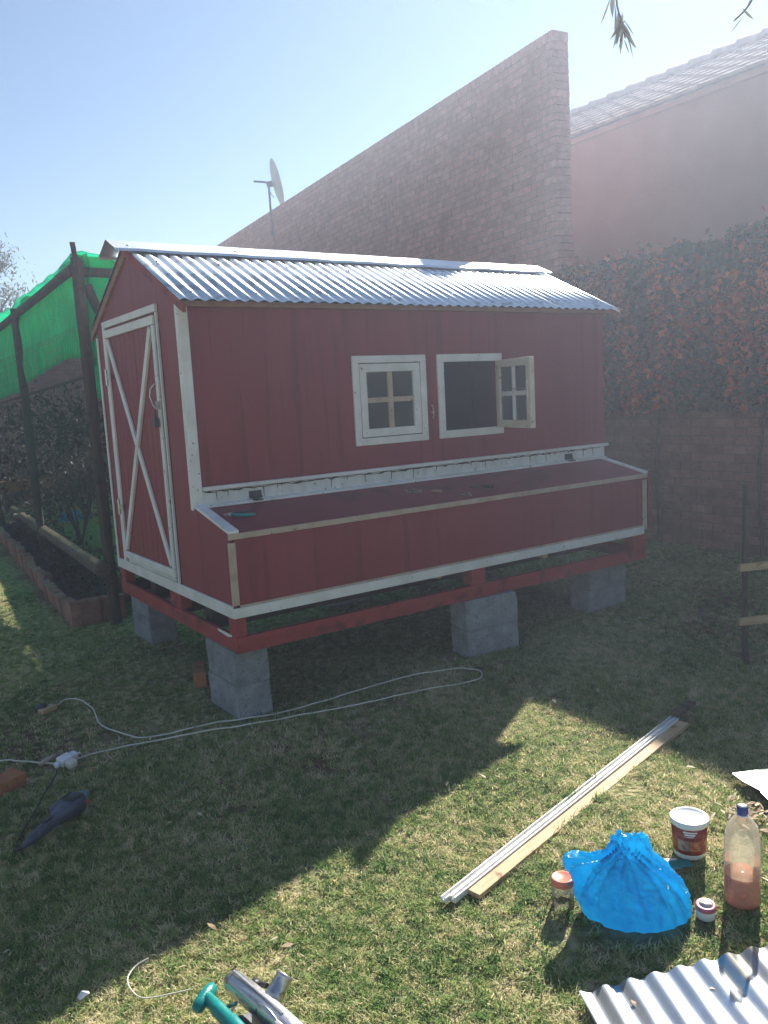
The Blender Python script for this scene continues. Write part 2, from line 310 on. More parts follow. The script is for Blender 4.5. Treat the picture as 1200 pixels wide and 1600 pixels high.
# ------------------------------------------------------------------ ground
m, N, L, P = simple('lawn_soil'); P.inputs['Roughness'].default_value = 1; P.inputs['Specular IOR Level'].default_value = .1
ge = N.new('ShaderNodeNewGeometry')
def nz_(sc, det=5):
    n = N.new('ShaderNodeTexNoise'); n.inputs['Scale'].default_value = sc; n.inputs['Detail'].default_value = det; L.new(ge.outputs['Position'], n.inputs['Vector']); return n.outputs[0]
rp = N.new('ShaderNodeValToRGB'); e = rp.color_ramp.elements
e[0].position = .32; e[0].color = (.13, .15, .06, 1); e[1].position = .68; e[1].color = (.44, .37, .22, 1); x = e.new(.5); x.color = (.27, .26, .12, 1)
L.new(nz_(22, 8), rp.inputs[0])
r2_ = N.new('ShaderNodeValToRGB'); r2_.color_ramp.elements[0].position = .5; r2_.color_ramp.elements[1].position = .66; L.new(nz_(.9, 4), r2_.inputs[0])
mx = N.new('ShaderNodeMixRGB'); mx.inputs[2].default_value = (.13, .075, .05, 1); L.new(r2_.outputs[0], mx.inputs[0]); L.new(rp.outputs[0], mx.inputs[1])
L.new(mx.outputs[0], P.inputs['Base Color'])
b = N.new('ShaderNodeBump'); b.inputs['Strength'].default_value = 1; b.inputs['Distance'].default_value = .03; L.new(nz_(50, 6), b.inputs['Height']); L.new(b.outputs[0], P.inputs['Normal'])
M['ground'] = m
def axis_pts():
    a = [-400, -150, -60, -30, -15, -8]; v = -6.0
    while v <= 8: a.append(round(v, 3)); v += .1
    return a+[10, 15, 30, 60, 150, 400]
xs = axis_pts(); ys = axis_pts(); nx = len(xs)
g = MB(); g.v = [(x, y, gh(x, y)+(.012*noise.noise(Vector((x*2.3, y*2.3, 0))) if abs(x) < 8 and abs(y) < 8 else 0)) for y in ys for x in xs]
g.f = [(j*nx+i, j*nx+i+1, (j+1)*nx+i+1, (j+1)*nx+i) for j in range(len(ys)-1) for i in range(nx-1)]; g.sm = [True]*len(g.f)
ground = g.build('ground', M['ground'], kind='structure'); ground['label'] = 'lawn ground of thin grass and bare reddish soil'

# ------------------------------------------------------------------ brick walls
def brick_field(owner, mt, o, u, length, z0, z1, n_parts, zvis=-9, thick=.22, near_first=True, coping=False):
    """running-bond brickwork proud of a recessed mortar core; u = direction along, outward = left of u rotated (-90)"""
    u = Vector((u[0], u[1], 0)).normalized(); o = Vector(o); n = Vector((-u.y, u.x, 0))    # outward normal
    bl, bh, px_, pz = .222, .073, .232, .083
    W = thick
    core = MB(); fr_ = Matrix(((u.x, n.x, 0, 0), (u.y, n.y, 0, 0), (0, 0, 1, 0), (0, 0, 0, 1)))
    core.box(.05, length-.05, -W+.006, -.006, z0-.3, z1-.004, fr_)
    core.build('mortar', M['mortar'], owner)
    one = MB(); one.box(-bl/2, bl/2, -W, 0, -bh/2, bh/2)
    half = MB(); half.box(-.105/2, .105/2, -W, 0, -bh/2, bh/2)
    row = MB(); row.box(-bh/2, bh/2, -W-.004, .004, -.106/2, .106/2)
    end = MB(); end.box(-.0, bl*.48, -W, -W*.5-.005, -bh/2, bh/2)
    spots = []
    rows = int((z1-z0)/pz)
    for r in range(rows):
        zc = z0+pz*(r+.5); off = 0 if r % 2 else px_/2
        if off: spots.append((.055+random.uniform(-.004, .004), zc, 1))
        x = off+bl/2
        while x < length:
            spots.append((x+random.uniform(-.002, .002), zc, 0)); x += px_
    if coping:
        x = .04
        while x < length-.04:
            spots.append((x, z0+pz*rows+.058, 2)); x += .083
    res = []
    for x, z, k in spots:
        loc = u*x+Vector((0, 0, z))+n*random.uniform(-.003, .003)
        res.append(((o+loc-CAM).length if z+o.z > zvis else 1e6, loc, k))
    res.sort(key=lambda t: t[0]); rz = math.atan2(u.y, u.x)
    protos = [one.mesh('brick', mt), half.mesh('brick', mt), row.mesh('brick', mt)]
    for d, loc, k in res[:n_parts]:
        link_mesh('brick', protos[k], owner, loc, (random.uniform(-.008, .008), 0, rz+random.uniform(-.006, .006)))
    rest = MB(); srcs = [one, half, row]
    for d, loc, k in res[n_parts:]:
        Mx = Matrix.Translation(loc) @ fr_
        rest.add([Mx @ Vector(v) for v in srcs[k].v], srcs[k].f)
    rest.build('brick', mt, owner, kind='stuff')
    return n

# tall gable wall, level top, running away from the camera on the right-hand plot
gable_o = (5.60, 3.0); gable_u = Vector((1.45, 12.4, 0)).normalized()
gw = thing('gable_wall', 'tall face brick wall with a brick-on-edge top rising behind the coop', 'wall', (5.60, 3.0, 0))
brick_field(gw, M['brick'], (5.60, 3.0, 0), gable_u, 13.0, .0, 5.40, 300, zvis=3.05, coping=True)

bw = thing('boundary_wall', 'low brown brick boundary wall under the creeper on the right', 'wall', (5.30, -6.0, 0))
brick_field(bw, M['brick2'], (5.30, -6.0, 0), (0, 1), 9.0, .0, 1.95, 300, zvis=-1)
ew = thing('end_wall', 'dark brick garden wall at the far end of the netted run', 'wall', (-9.0, 13.5, 0))
brick_field(ew, M['brick2'], (-9, 13.5, 0), (1, 0), 15.5, .0, 3.0, 0)
# brick_field's outward side for that wall must face -y: mirror by rotating it half a turn
ew.rotation_euler = (0, 0, math.pi); ew.location = (6.5, 13.5, 0)

# ------------------------------------------------------------------ house on the right
house = thing('house', 'neighbouring house with a pale tiled roof above its shaded wall', 'house', (7.5, -4, 0))
HX = 7.2
MB().box(-.255, 4.5, -3, 12.4, 0, 4.86).build('wall', M['plaster'], house)
a = math.atan2(1.17, 2.4); slope = math.hypot(1.17, 2.4)
roof_base = Vector((HX-7.5, 0, 4.95))
rf = MB()
rf.prism([(HX-7.5+.06, -3.3, 4.90), (HX-7.5+.06+2.4, -3.3, 4.90+1.17), (HX-7.5+2.46, -3.3, 4.86+1.17), (HX-7.5+.06, -3.3, 4.86)], (0, 16.0, 0))
rf.prism([(HX-7.5+2.46, -3.3, 4.90+1.17), (HX-7.5+4.9, -3.3, 4.90), (HX-7.5+4.9, -3.3, 4.80), (HX-7.5+2.46, -3.3, 4.80+1.17)], (0, 16.0, 0))
roof = rf.build('roof', M['tile'], house)
MB().box(HX-7.5-.02, HX-7.5+.044, -3.3, 12.7, 4.80, 4.86).build('fascia', M['plaster'], house, bevel=.004)
tm = MB(); tw, tl_ = .30, .37; nseg = 10; pv = []
for j, (ty, tz) in enumerate(((0, .034), (tl_, .003))):
    for i in range(nseg+1):
        t = i/nseg; h = .012*(1 if .42 < t < .5 or t > .94 else 0)
        pv.append((ty, t*tw, tz+h))
nv = nseg+1
for i in range(nseg+1): pv.append((0, i/nseg*tw, -.002))
tm.add(pv, [(i, i+1, nv+i+1, nv+i) for i in range(nseg)]+[(2*nv+i, 2*nv+i+1, i+1, i) for i in range(nseg)], False)
tile_me = tm.mesh('roof_tile', M['tile'])
ex = .335; rest = MB(); cnt = 0
for c in range(int(16/tw)):
    for r in range(8):
        yy = -3.3+c*tw
        loc = Vector((HX-7.5+r*ex*math.cos(a), yy, 4.905+r*ex*math.sin(a)))
        wy = yy-4
        if -0.2 < wy < 7.6:
            o = link_mesh('roof_tile', tile_me, roof, loc, (0, -a+random.uniform(-.004, .004), random.uniform(-.003, .003))); cnt += 1
        else:
            Mx = Matrix.Translation(loc) @ Matrix.Rotation(-a, 4, 'Y')
            rest.add([Mx @ Vector(v) for v in tm.v], tm.f, True)
rest.build('roof_tile', M['tile'], roof, kind='stuff')
rm = MB(); pr = [(.13*math.cos(t), .13*math.sin(t)-.03) for t in [math.pi*k/8 for k in range(9)]]
rv = [(x*.9, 0, z*.85) for x, z in pr]+[(x, .40, z+.03) for x, z in pr]
rm.add(rv, [(i, i+1, 9+i+1, 9+i) for i in range(8)]+[tuple(range(9, 18))], True)
ridge_me = rm.mesh('ridge_tile', M['tile'])
for k in range(42):
    link_mesh('ridge_tile', ridge_me, roof, (HX-7.5+2.43, -3.35+k*.38, 4.905+1.17+.03))

# ------------------------------------------------------------------ chicken coop
coop = thing('chicken_coop', 'dark red timber chicken coop with white trim, nest box and corrugated steel roof', 'chicken coop', (0, 0, 0), (0, .0098, 0))
dn, D, XM, L_ = .423, 1.528, 3.306, 3.24
YB = dn+D; YR = dn+D/2
EZ, EY = 2.204, dn-.096                         # eave
RZ = 2.625                                      # ridge of the sheets
sl = (RZ-EZ)/(YR-EY)
def roofz(y): return EZ+(y-EY)*sl if y < YR else EZ+(2*YR-y-EY)*sl
T = .018
# side (gable) wall in three painted panels, split where the photo shows joints
def side_panel(poly, x=0, m=M['red_side'], name='side_wall'):
    MB().prism([(x, y, z) for y, z in poly], (T, 0, 0)).build(name, m, coop, bevel=.0015, seg=1)
zt = -.03
side_panel([(0.004, .60), (.732, .60), (.732, roofz(.732)+zt), (dn, roofz(dn)+zt), (dn, 1.108), (0.004, 1.012)])
side_panel([(.734, 2.15), (1.789, 2.15), (1.789, roofz(1.789)+zt), (YR, roofz(YR)+zt), (.734, roofz(.734)+zt)])
side_panel([(1.735, .60), (YB, .60), (YB, roofz(YB)+zt), (1.791, roofz(1.791)+zt), (1.791, 2.148), (1.735, 2.148)])
side_panel([(0.006, .60), (YB, .60), (YB, roofz(YB)+zt), (YR, roofz(YR)+zt), (dn, roofz(dn)+zt), (dn, 1.108), (0.006, 1.012)], x=XM-T-.0, name='end_wall')
# front wall with two openings
W1 = (1.10, 1.572, 1.395, 1.875); W2 = (1.752, 2.215, 1.395, 1.875)
y0, y1 = dn, dn+T; zb_, zt_ = 1.05, 2.215
fwb = MB()
for x0, x1, z0, z1 in ((.002, W1[0], zb_, zt_), (W1[0], W1[1], zb_, W1[2]), (W1[0], W1[1], W1[3], zt_), (W1[1], W2[0], zb_, zt_),
                       (W2[0], W2[1], zb_, W2[2]), (W2[0], W2[1], W2[3], zt_), (W2[1], XM-T-.001, zb_, zt_)):
    fwb.box(x0+.0, x1, y0, y1, z0, z1)
bm = bmesh.new(); me = fwb.mesh('front_wall', M['red']); bm.from_mesh(me); bmesh.ops.remove_doubles(bm, verts=bm.verts, dist=.0005)
dead = [f for f in bm.faces if all(len(e.link_faces) > 2 for e in f.edges)]; bm.to_mesh(me); bm.free()
link_mesh('front_wall', me, coop)
MB().box(.02, XM-.02, YB-T, YB, .60, 2.215).build('back_wall', M['red'], coop)
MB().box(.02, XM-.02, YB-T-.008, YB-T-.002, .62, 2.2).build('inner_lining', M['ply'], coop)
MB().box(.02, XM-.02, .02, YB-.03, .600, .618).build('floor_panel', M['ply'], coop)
for x in (.55, 1.65, 2.73):
    MB().bar((x, dn+.05, roofz(dn+.05)-.06), (x, YR, RZ-.06), .036, .07).bar((x, YR, RZ-.06), (x, YB-.05, roofz(YB-.05)-.06), .036, .07).build('rafter', M['pine'], coop)
# nest box
MB().box(.03, L_-.035, 0, T, .63, .985).build('nest_box_front', M['red'], coop)
lid = [( -.008, 1.0177), (dn-.002, 1.116)]
ls = (lid[1][1]-lid[0][1])/(lid[1][0]-lid[0][0])
def lz(y): return lid[0][1]+(y-lid[0][0])*ls
MB().prism([(.0, -.008, lz(-.008)-.016), (.0, dn-.004, lz(dn-.004)-.016), (.0, dn-.004, lz(dn-.004)-.002), (.0, -.008, lz(-.008)-.002)], (L_, 0, 0)).build('nest_box_lid', M['red_lid'], coop)
for x0, x1 in ((-.012, .048), (L_-.034, L_+.006)):
    MB().prism([(x0, -.022, lz(-.022)), (x0, dn-.045, lz(dn-.045)), (x0, dn-.045, lz(dn-.045)+.016), (x0, -.022, lz(-.022)+.016)], (x1-x0, 0, 0)).build('lid_edge_strip', M['white'], coop, bevel=.003)
MB().prism([(-.012, dn-.043, lz(dn-.043)), (-.012, dn-.002, lz(dn)), (-.012, dn-.002, lz(dn)+.014), (-.012, dn-.043, lz(dn-.043)+.014)], (L_+.05, 0, 0)).build('lid_edge_strip', M['white'], coop, bevel=.003)
MB().box(-.010, L_+.004, -.022, -.009, .984, 1.014).build('lid_lip', M['cream'], coop, bevel=.003)
MB().box(.040, XM-.02, dn-.014, dn-.001, 1.127, 1.196).build('flashing_board', M['white_flash'], coop, bevel=.002)
MB().box(.046, XM+.010, dn-.034, dn-.002, 1.200, 1.222).build('ledge_strip', M['white'], coop, bevel=.004)
sb = MB(); random.seed(3)
pts = [(.05+i*.03, dn-.0165+random.uniform(-.001, .001), 1.193+random.uniform(-.006, .003)) for i in range(int((XM-.08)/.03))]
sb.tube(pts, [random.choice((.0015, .0025, .004, .0055)) for _ in pts], 5)
for x in [.12, .19, .235, .41, .50, .52, .62, .86, .95, .97, 1.10, 1.30, 1.47, 1.66, 1.70, 1.95, 2.08, 2.31, 2.50, 2.66, 2.75, 2.95, 3.05, 3.15]:
    ln = random.choice((.012, .02, .03, .05, .06)); w = random.uniform(-.008, .008)
    sb.tube([(x, dn-.0155, 1.192), (x+w*.5, dn-.0155, 1.192-ln*.5), (x+w, dn-.0150, 1.192-ln)], [.003, .002, .0012], 5)
sb.build('sealant_bead', M['seal'], coop)
for x in (.354, 2.89):
    h = MB().box(x-.038, x+.038, dn-.022, dn-.013, 1.137, 1.172).box(x-.026, x+.026, dn-.07, dn-.024, lz(dn-.04)+.013, lz(dn-.04)+.019)
    h.tube([(x-.04, dn-.024, 1.136), (x+.04, dn-.024, 1.136)], .006, 8)
    h.build('lid_hinge', M['dark_iron'], coop, bevel=.0015)
# vertical corner trims
MB().box(-.010, .044, dn-.012, dn-.001, 1.118, 2.20).build('corner_trim', M['white'], coop, bevel=.003)
MB().box(-.013, -.002, dn+.000, dn+.034, 1.098, 2.20).build('corner_trim', M['white'], coop, bevel=.003)
MB().box(-.012, -.002, YB-.022, YB+.006, .60, 2.15).build('corner_trim', M['white'], coop, bevel=.003)
MB().box(-.012, .028, -.014, -.001, .642, .968).build('corner_trim', M['cream'], coop, bevel=.003)
MB().box(L_-.034, L_+.004, -.014, -.001, .606, .968).build('corner_trim', M['cream'], coop, bevel=.003)
# base trims
MB().box(-.012, L_-.030, -.017, -.001, .575, .628).build('base_trim', M['white'], coop, bevel=.003)
MB().box(.030, L_-.036, -.012, -.001, .6285, .640).build('base_trim', M['cream'], coop, bevel=.002)
MB().box(-.014, -.001, 0, YB, .575, .640).build('base_trim', M['white'], coop, bevel=.003)
MB().box(-.009, -.001, .80, 1.70, .6415, .668).build('door_sill', M['white_flash'], coop, bevel=.002)

# door with frame, brace, boards
door = MB().box(-.006, .010, .775, 1.722, .672, 2.150).build('door', M['red_side'], coop)
nb_ = 10; bwid = (1.70-.80)/nb_
for i in range(nb_):
    MB().box(-.013, -.0065, .80+i*bwid+.0025, .80+(i+1)*bwid-.0025, .675, 2.148).build('door_board', M['red_side'], door, bevel=.002, seg=1)
for nm, args in (('casing', (1.730, 1.770, .60, 2.238)), ('casing', (.738, 1.728, 2.196, 2.238))):
    MB().box(-.020, -.001, *args).build(nm, M['white'], coop, bevel=.003)
MB().box(-.016, -.001, .738, .757, .640, 2.194).build('casing', M['white_flash'], coop, bevel=.003)
MB().box(-.030, -.014, .765, 1.715, 2.128, 2.178).build('door_rail', M['white'], door, bevel=.003)
MB().box(-.030, -.014, .765, 1.715, .676, .722).build('door_rail', M['white'], door, bevel=.003)
MB().box(-.028, -.014, .765, .803, .724, 2.126).build('door_stile', M['white_flash'], door, bevel=.003)
MB().box(-.028, -.014, 1.680, 1.715, .724, 2.126).build('door_stile', M['white'], door, bevel=.003)
MB().bar((-.0215, 1.668, 2.112), (-.0215, .815, .740), .014, .044, (0, 0, 1)).build('door_brace', M['white'], door, bevel=.003)
MB().bar((-.0235, .822, 2.112), (-.0235, 1.662, .740), .018, .044, (0, 0, 1)).build('door_brace', M['white'], door, bevel=.003)
for z in (1.879, 1.019):
    h = MB().box(-.0335, -.021, 1.722, 1.742, z-.05, z+.05).box(-.0345, -.0302, 1.64, 1.712, z-.018, z+.018)
    h.tube([(-.036, 1.719, z-.052), (-.036, 1.719, z+.052)], .006, 8)
    h.build('door_hinge', M['steel'], coop, bevel=.001)
hk = MB().box(-.034, -.0285, .760, .812, 1.655, 1.70); hk.tube([(-.035, .80, 1.80), (-.055, .82, 1.77), (-.06, .825, 1.73), (-.05, .81, 1.68), (-.036, .79, 1.655)], .0035, 8)
hk.build('latch', M['steel'], coop)
pd = MB().box(-.062, -.036, .772, .810, 1.555, 1.605); pd.tube([(-.048, .780, 1.60), (-.048, .780, 1.635), (-.048, .791, 1.648), (-.048, .802, 1.635), (-.048, .802, 1.60)], .0035, 8)
pd.build('padlock', M['dark_iron'], coop, bevel=.003)

# windows
def frame_mb(x0, x1, z0, z1, w, y0, y1, wr=None):
    b = MB(); wr = wr or w
    b.box(x0, x1, y0, y1, z1-w, z1); b.box(x0, x1, y0, y1, z0, z0+w)
    b.box(x0, x0+w, y0, y1, z0+w, z1-w); b.box(x1-wr, x1, y0, y1, z0+w, z1-w); return b
def sash(parent, x0, x1, z0, z1, y0, y1, mt):
    s = frame_mb(x0, x1, z0, z1, .052, y0, y1).build('sash', mt, parent, bevel=.003)
    xc, zc = (x0+x1)/2, (z0+z1)/2
    pn = MB()
    return s, xc, zc
win1 = thing('w', '', 'w'); bpy.data.objects.remove(win1)
w1 = frame_mb(1.054, 1.608, 1.367, 1.911, .044, dn-.018, dn-.001).build('window', M['white'], coop, bevel=.003)
s1 = frame_mb(1.104, 1.560, 1.416, 1.862, .050, dn-.013, dn+.016).build('sash', M['white'], w1, bevel=.003)
MB().box(1.315, 1.348, dn-.010, dn+.014, 1.467, 1.811).build('muntin', M['cream'], w1, bevel=.003)
MB().box(1.155, 1.314, dn-.009, dn+.013, 1.624, 1.656).box(1.349, 1.509, dn-.009, dn+.013, 1.624, 1.656).build('muntin', M['cream'], w1, bevel=.003)
for x0, x1 in ((1.155, 1.314), (1.349, 1.509)):
    for z0, z1 in ((1.467, 1.623), (1.657, 1.811)):
        MB().box(x0, x1, dn+.004, dn+.007, z0, z1).build('pane', M['glass'], w1)
w2 = frame_mb(1.704, 2.262, 1.367, 1.911, .050, dn-.018, dn-.001, .044).build('window', M['white'], coop, bevel=.003)
th = rad(76); hx, hy = 2.19, dn-.026
Msash = Matrix.Translation((hx, hy, 0)) @ Matrix.Rotation(th, 4, 'Z')      # sash runs along -x when closed; opened outward
def SB(x0, x1, z0, z1, y0, y1): return MB().box(-x1, -x0, y0, y1, z0, z1, Msash)
sw = .450
s2 = MB()
for a_ in ((0, sw, 1.812, 1.862), (0, sw, 1.412, 1.462), (0, .050, 1.462, 1.812), (sw-.050, sw, 1.462, 1.812)):
    s2.box(-a_[1], -a_[0], -.036, 0, a_[2], a_[3], Msash)
s2.build('sash', M['sashwood'], w2, bevel=.003, label='window sash swung wide open')
SB(.209, .241, 1.463, 1.811, -.028, -.006).build('muntin', M['white'], w2, bevel=.003)
b = MB(); b.box(-.208, -.051, -.027, -.007, 1.622, 1.652, Msash); b.box(-.399, -.242, -.027, -.007, 1.622, 1.652, Msash); b.build('muntin', M['white'], w2, bevel=.003)
for x0, x1 in ((.051, .208), (.242, .399)):
    for z0, z1 in ((1.463, 1.621), (1.653, 1.811)):
        SB(x0, x1, z0, z1, -.018, -.015).build('pane', M['glass'], w2)
hk = MB(); hk.tube([Msash @ Vector(v) for v in ((-.42, .004, 1.66), (-.36, .012, 1.665), (-.25, .012, 1.667))], .004, 6)
hk.tube([Msash @ Vector(v) for v in ((-.425, .004, 1.60), (-.425, .006, 1.72))], .004, 6)
hk.build('window_stay', M['steel'], w2)
hk = MB(); hk.tube([(1.655, dn-.004, 1.50), (1.655, dn-.014, 1.52), (1.655, dn-.014, 1.575), (1.648, dn-.014, 1.59), (1.64, dn-.012, 1.585)], .003, 6)
hk.tube([(1.64, dn-.012, 1.54), (1.67, dn-.012, 1.545)], .003, 6)
hk.build('hook', M['steel'], coop)

# roof: corrugated sheets
def corr(x0, x1, yA, zA, yB, zB, amp=.0060, pitch=.0762, lift=0, nx_per=10, ny=2, thick=.0009, jag=0):
    d = Vector((0, yB-yA, zB-zA)); ln = d.length; d.normalize(); nrm = Vector((1, 0, 0)).cross(d); nrm = nrm if nrm.z > 0 else -nrm
    n = int((x1-x0)/pitch*nx_per); vs = []
    for s_, off in ((1, thick), (0, 0)):
        for j in range(ny+1):
            for i in range(n+1):
                x = x0+(x1-x0)*i/n
                p = Vector((x, yA, zA))+d*(ln*j/ny)+nrm*(amp*math.cos(2*math.pi*(x)/pitch)+lift+off)
                vs.append(p)
    k = (n+1)*(ny+1); fs = []
    for j in range(ny):
        for i in range(n):
            q = j*(n+1)+i; fs.append((q, q+1, q+n+2, q+n+1)); fs.append((k+q, k+q+n+1, k+q+n+2, k+q+1))
    for i in range(n):
        fs.append((i, k+i, k+i+1, i+1)); q = ny*(n+1)+i; fs.append((q, q+1, k+q+1, k+q))
    for j in range(ny):
        q = j*(n+1); fs.append((q, q+n+1, k+q+n+1, k+q)); q += n; fs.append((q, k+q, k+q+n+1, q+n+1))
    b = MB(); b.add(vs, fs, True); return b
RX0, RX1 = -.025, 3.400; ns_ = 5; wS = (RX1-RX0)/ns_
for i in range(ns_):
    x0 = RX0+i*wS-(.03 if i else 0); x1 = RX0+(i+1)*wS+(.03 if i < ns_-1 else 0); lf = .0012*(i % 2)
    j = random.uniform(-.004, .004)
    corr(x0, x1, EY+j, EZ+.006+j*sl, YR-.01, RZ+.003, lift=lf).build('roof_sheet', M['zinc'], coop)
    corr(x0, x1, 2*YR-EY, EZ+.006, YR+.01, RZ+.003, lift=lf).build('roof_sheet', M['zinc'], coop)
# ridge cap
rc = MB(); fl = .160; sc = sl*.93; nn = 24; x0, x1 = -.118, 3.403
prof = []
cz = RZ+.032
def P2(t, s_): return (YR+s_*t, cz-abs(t)*sc)
sec = [(YR-fl-.004, cz-fl*sc-.016), (YR-fl, cz-fl*sc), (YR-.05, cz-.05*sc), (YR-.010, cz-.004), (YR, cz), (YR+.010, cz-.004), (YR+.05, cz-.05*sc), (YR+fl, cz-fl*sc), (YR+fl+.004, cz-fl*sc-.016)]
vs = []; 
for i in range(nn+1):
    x = x0+(x1-x0)*i/nn; wv = .0022*math.sin(i*1.7)+.0015*math.sin(i*3.1)
    for k_, (y, z) in enumerate(sec): vs.append((x, y, z+wv*(1 if k_ in (0, 1, 7, 8) else .3)))
q = len(sec); fs = [(i*q+k_, (i+1)*q+k_, (i+1)*q+k_+1, i*q+k_+1) for i in range(nn) for k_ in range(q-1)]
rc.add(vs, fs, False); o = rc.build('ridge_cap', M['zinc_cap'], coop); mm = o.modifiers.new('s', 'SOLIDIFY'); mm.thickness = .001
sc_ = MB()
for x in (-.02, .66, 1.34, 2.0, 2.7, 3.3):
    sc_.lathe([(.0, .006), (.006, .005), (.009, 0)], 8, Matrix.Translation((x, YR-.10, cz-.10*sc+.001)))
for i, x in enumerate([.0762*k_ for k_ in (1, 6, 12, 18, 24, 30, 36, 43)]):
    for y in (EY+.09, YR-.30): sc_.lathe([(.0, .006), (.006, .005), (.008, 0)], 8, Matrix.Translation((x, y, roofz(y)+.0155)))
sc_.build('roof_screw', M['steel'], coop)
# barge boards under the sheets' ends
for xx in (-.016, RX1-.03):
    for s_, mt in ((-1, M['red_rail']), (1, M['barge'])):
        ye = YR+s_*(YR-EY)
        MB().prism([(xx, YR+s_*.002, RZ-.010), (xx, ye, EZ-.010), (xx, ye, EZ-.060), (xx, YR+s_*.002, RZ-.060)], (.020, 0, 0)).build('barge_board', mt if xx < 0 else M['barge'], coop, bevel=.002)
# eave batten under the front
MB().box(.0, XM, EY+.05, EY+.085, EZ-.020, EZ+.008).build('eave_batten', M['barge'], coop)

# pallet base
def rail(x0, x1, y0, y1, z0, z1, m=M['red_rail'], n='base_rail'): MB().box(x0, x1, y0, y1, z0, z1).build(n, m, coop, bevel=.004)
rail(-.004, L_, -.002, .030, .385, .470)
rail(-.004, .026, .032, YB, .390, .475)
rail(-.002, L_, YB-.03, YB, .385, .470, M['shade_timber'])  # back rail coloured dark to stand in for shade below the coop
rail(L_-.028, L_, .032, YB-.032, .385, .470)
for x0, x1 in ((.0, .062), (1.58, 1.695), (3.10, L_)):
    rail(x0, x1, .000, .090, .4705, .574, n='base_block')
    rail(x0, x1, YB-.10, YB-.002, .4705, .574, n='base_block')
for y0, y1 in ((.785, .955), (1.86, YB-.103)): rail(.0, .070, y0, y1, .4755, .574, n='base_block')
for x in (2.30,): MB().box(x, x+.04, .10, .48, .52, .573).build('joist', M['pine'], coop)
MB().bar((1.12, .46, .545), (1.42, .10, .545), .05, .02).build('joist', M['pine'], coop)
for y in (.50, .98, 1.45): MB().box(.075, L_-.03, y, y+.10, .400, .5735).build('shade_timber', M['shade_timber'], coop, bevel=.004)  # unseen beams added to close the bays and darken the underside
MB().prism([(-.0045, .05, .478), (-.0045, .24, .478), (-.0045, .22, .464), (-.0045, .10, .458), (-.0045, .05, .468)], (.0006, 0, 0)).build('paint_spill', M['white_flash'], coop)

# ------------------------------------------------------------------ concrete blocks
def block_mesh():
    b = bmesh.new(); bmesh.ops.create_cube(b, size=1)
    for v in b.verts: v.co = Vector((v.co.x*.19, v.co.y*.39, (v.co.z+.5)*.189))
    bmesh.ops.subdivide_edges(b, edges=b.edges, cuts=5, use_grid_fill=True)
    bmesh.ops.bevel(b, geom=[e for e in b.edges if e.calc_face_angle(0) > 1], offset=.005, segments=2, affect='EDGES')
    for v in b.verts:
        v.co += Vector((noise.noise(v.co*14), noise.noise(v.co*14+Vector((5, 0, 0))), noise.noise(v.co*14+Vector((0, 5, 0)))*.3))*.006
    me = bpy.data.meshes.new('concrete_block'); b.to_mesh(me); b.free(); me.materials.append(M['block'])
    me.polygons.foreach_set('use_smooth', [False]*len(me.polygons)); return me
bme = block_mesh(); grp = 'concrete blocks carrying the coop'
def pier(x, y, rz, where, top=.385):
    for i, wd in enumerate(('lower', 'upper')):
        o = link_mesh('concrete_block', bme, None, (x+random.uniform(-.006, .006), y+random.uniform(-.006, .006), (top-.382)+i*.190), (0, 0, rz+random.uniform(-.02, .02)))
        tag(o, '%s grey concrete block %s' % (wd, where), 'concrete block', grp)
pier(.100, .240, 0, 'under the front left corner of the coop')
pier(1.72, .060, rad(84), 'under the middle of the front rail', .370)
pier(3.00, .240, rad(90), 'under the front right end of the coop', .354)
pier(.215, 1.990-.0, 0, 'under the rear left corner beside the pole', .385)
pier(1.72, 1.80, rad(90), 'at the back under the middle of the coop', .370)
pier(3.02, 1.80, rad(90), 'under the rear right corner of the coop', .354)

def brick_obj(x, y, z, rot, label, mt):
    b = MB().box(-.111, .111, -.053, .053, 0, .073)
    o = b.build('brick', mt, None, bevel=.004); o.location = (x, y, z); o.rotation_euler = rot
    return tag(o, label, 'brick', None)
brick_obj(-1.165, .085, -.020, (0, 0, rad(24)), 'loose orange brick on the grass at the far left edge', M['orange_brick'])
brick_obj(.045, .80, .052, (rad(90), 0, rad(70)), 'reddish brick on edge behind the front left blocks', M['orange_brick'])

# ------------------------------------------------------------------ netted run on the left
run = thing('netted_run', 'pole and wire chicken run draped in bright green shade net beside the coop', 'chicken run', (.11, 2.59, 0))
def ro(v): return Vector(v)-Vector((.11, 2.59, 0))
def pole(name, a_, b_, r, mt=M['pole'], par=run):
    a_, b_ = Vector(a_), Vector(b_); pts = []; rs = []
    for i in range(9):
        t = i/8; p = a_.lerp(b_, t)+Vector((noise.noise(Vector((t*3, a_.x, 1))), noise.noise(Vector((t*3, a_.y, 7))), 0))*r*.35
        pts.append(ro(p)); rs.append(r*(1+.06*noise.noise(Vector((t*5, 3, a_.y)))))
    return MB().tube(pts, rs, 12).build(name, mt, par)
pole('post', (.11, 2.59, -.05), (.11, 2.59, 2.79), .044)
pole('post', (.25, 5.70, -.05), (.25, 5.70, 2.78), .044)
pole('post', (.38, 9.0, -.05), (.38, 9.0, 2.70), .044)
pole('post', (2.6, 2.75, -.05), (2.6, 2.75, 2.78), .050)
pole('post', (4.6, 2.9, -.05), (4.6, 2.9, 2.70), .050)
pole('top_rail', (.11, 2.55, 2.74), (.38, 9.2, 2.66), .038)
pole('top_rail', (.05, 2.64, 2.70), (4.7, 2.90, 2.66), .036)
pole('brace', (.17, 2.62, 2.60), (.60, 2.66, 1.50), .036)
pole('mid_rail', (.16, 2.75, 1.94), (.38, 9.0, 1.80), .014)
pole('post_top', (.105, 2.59, 2.78), (.09, 2.575, 2.90), .020)
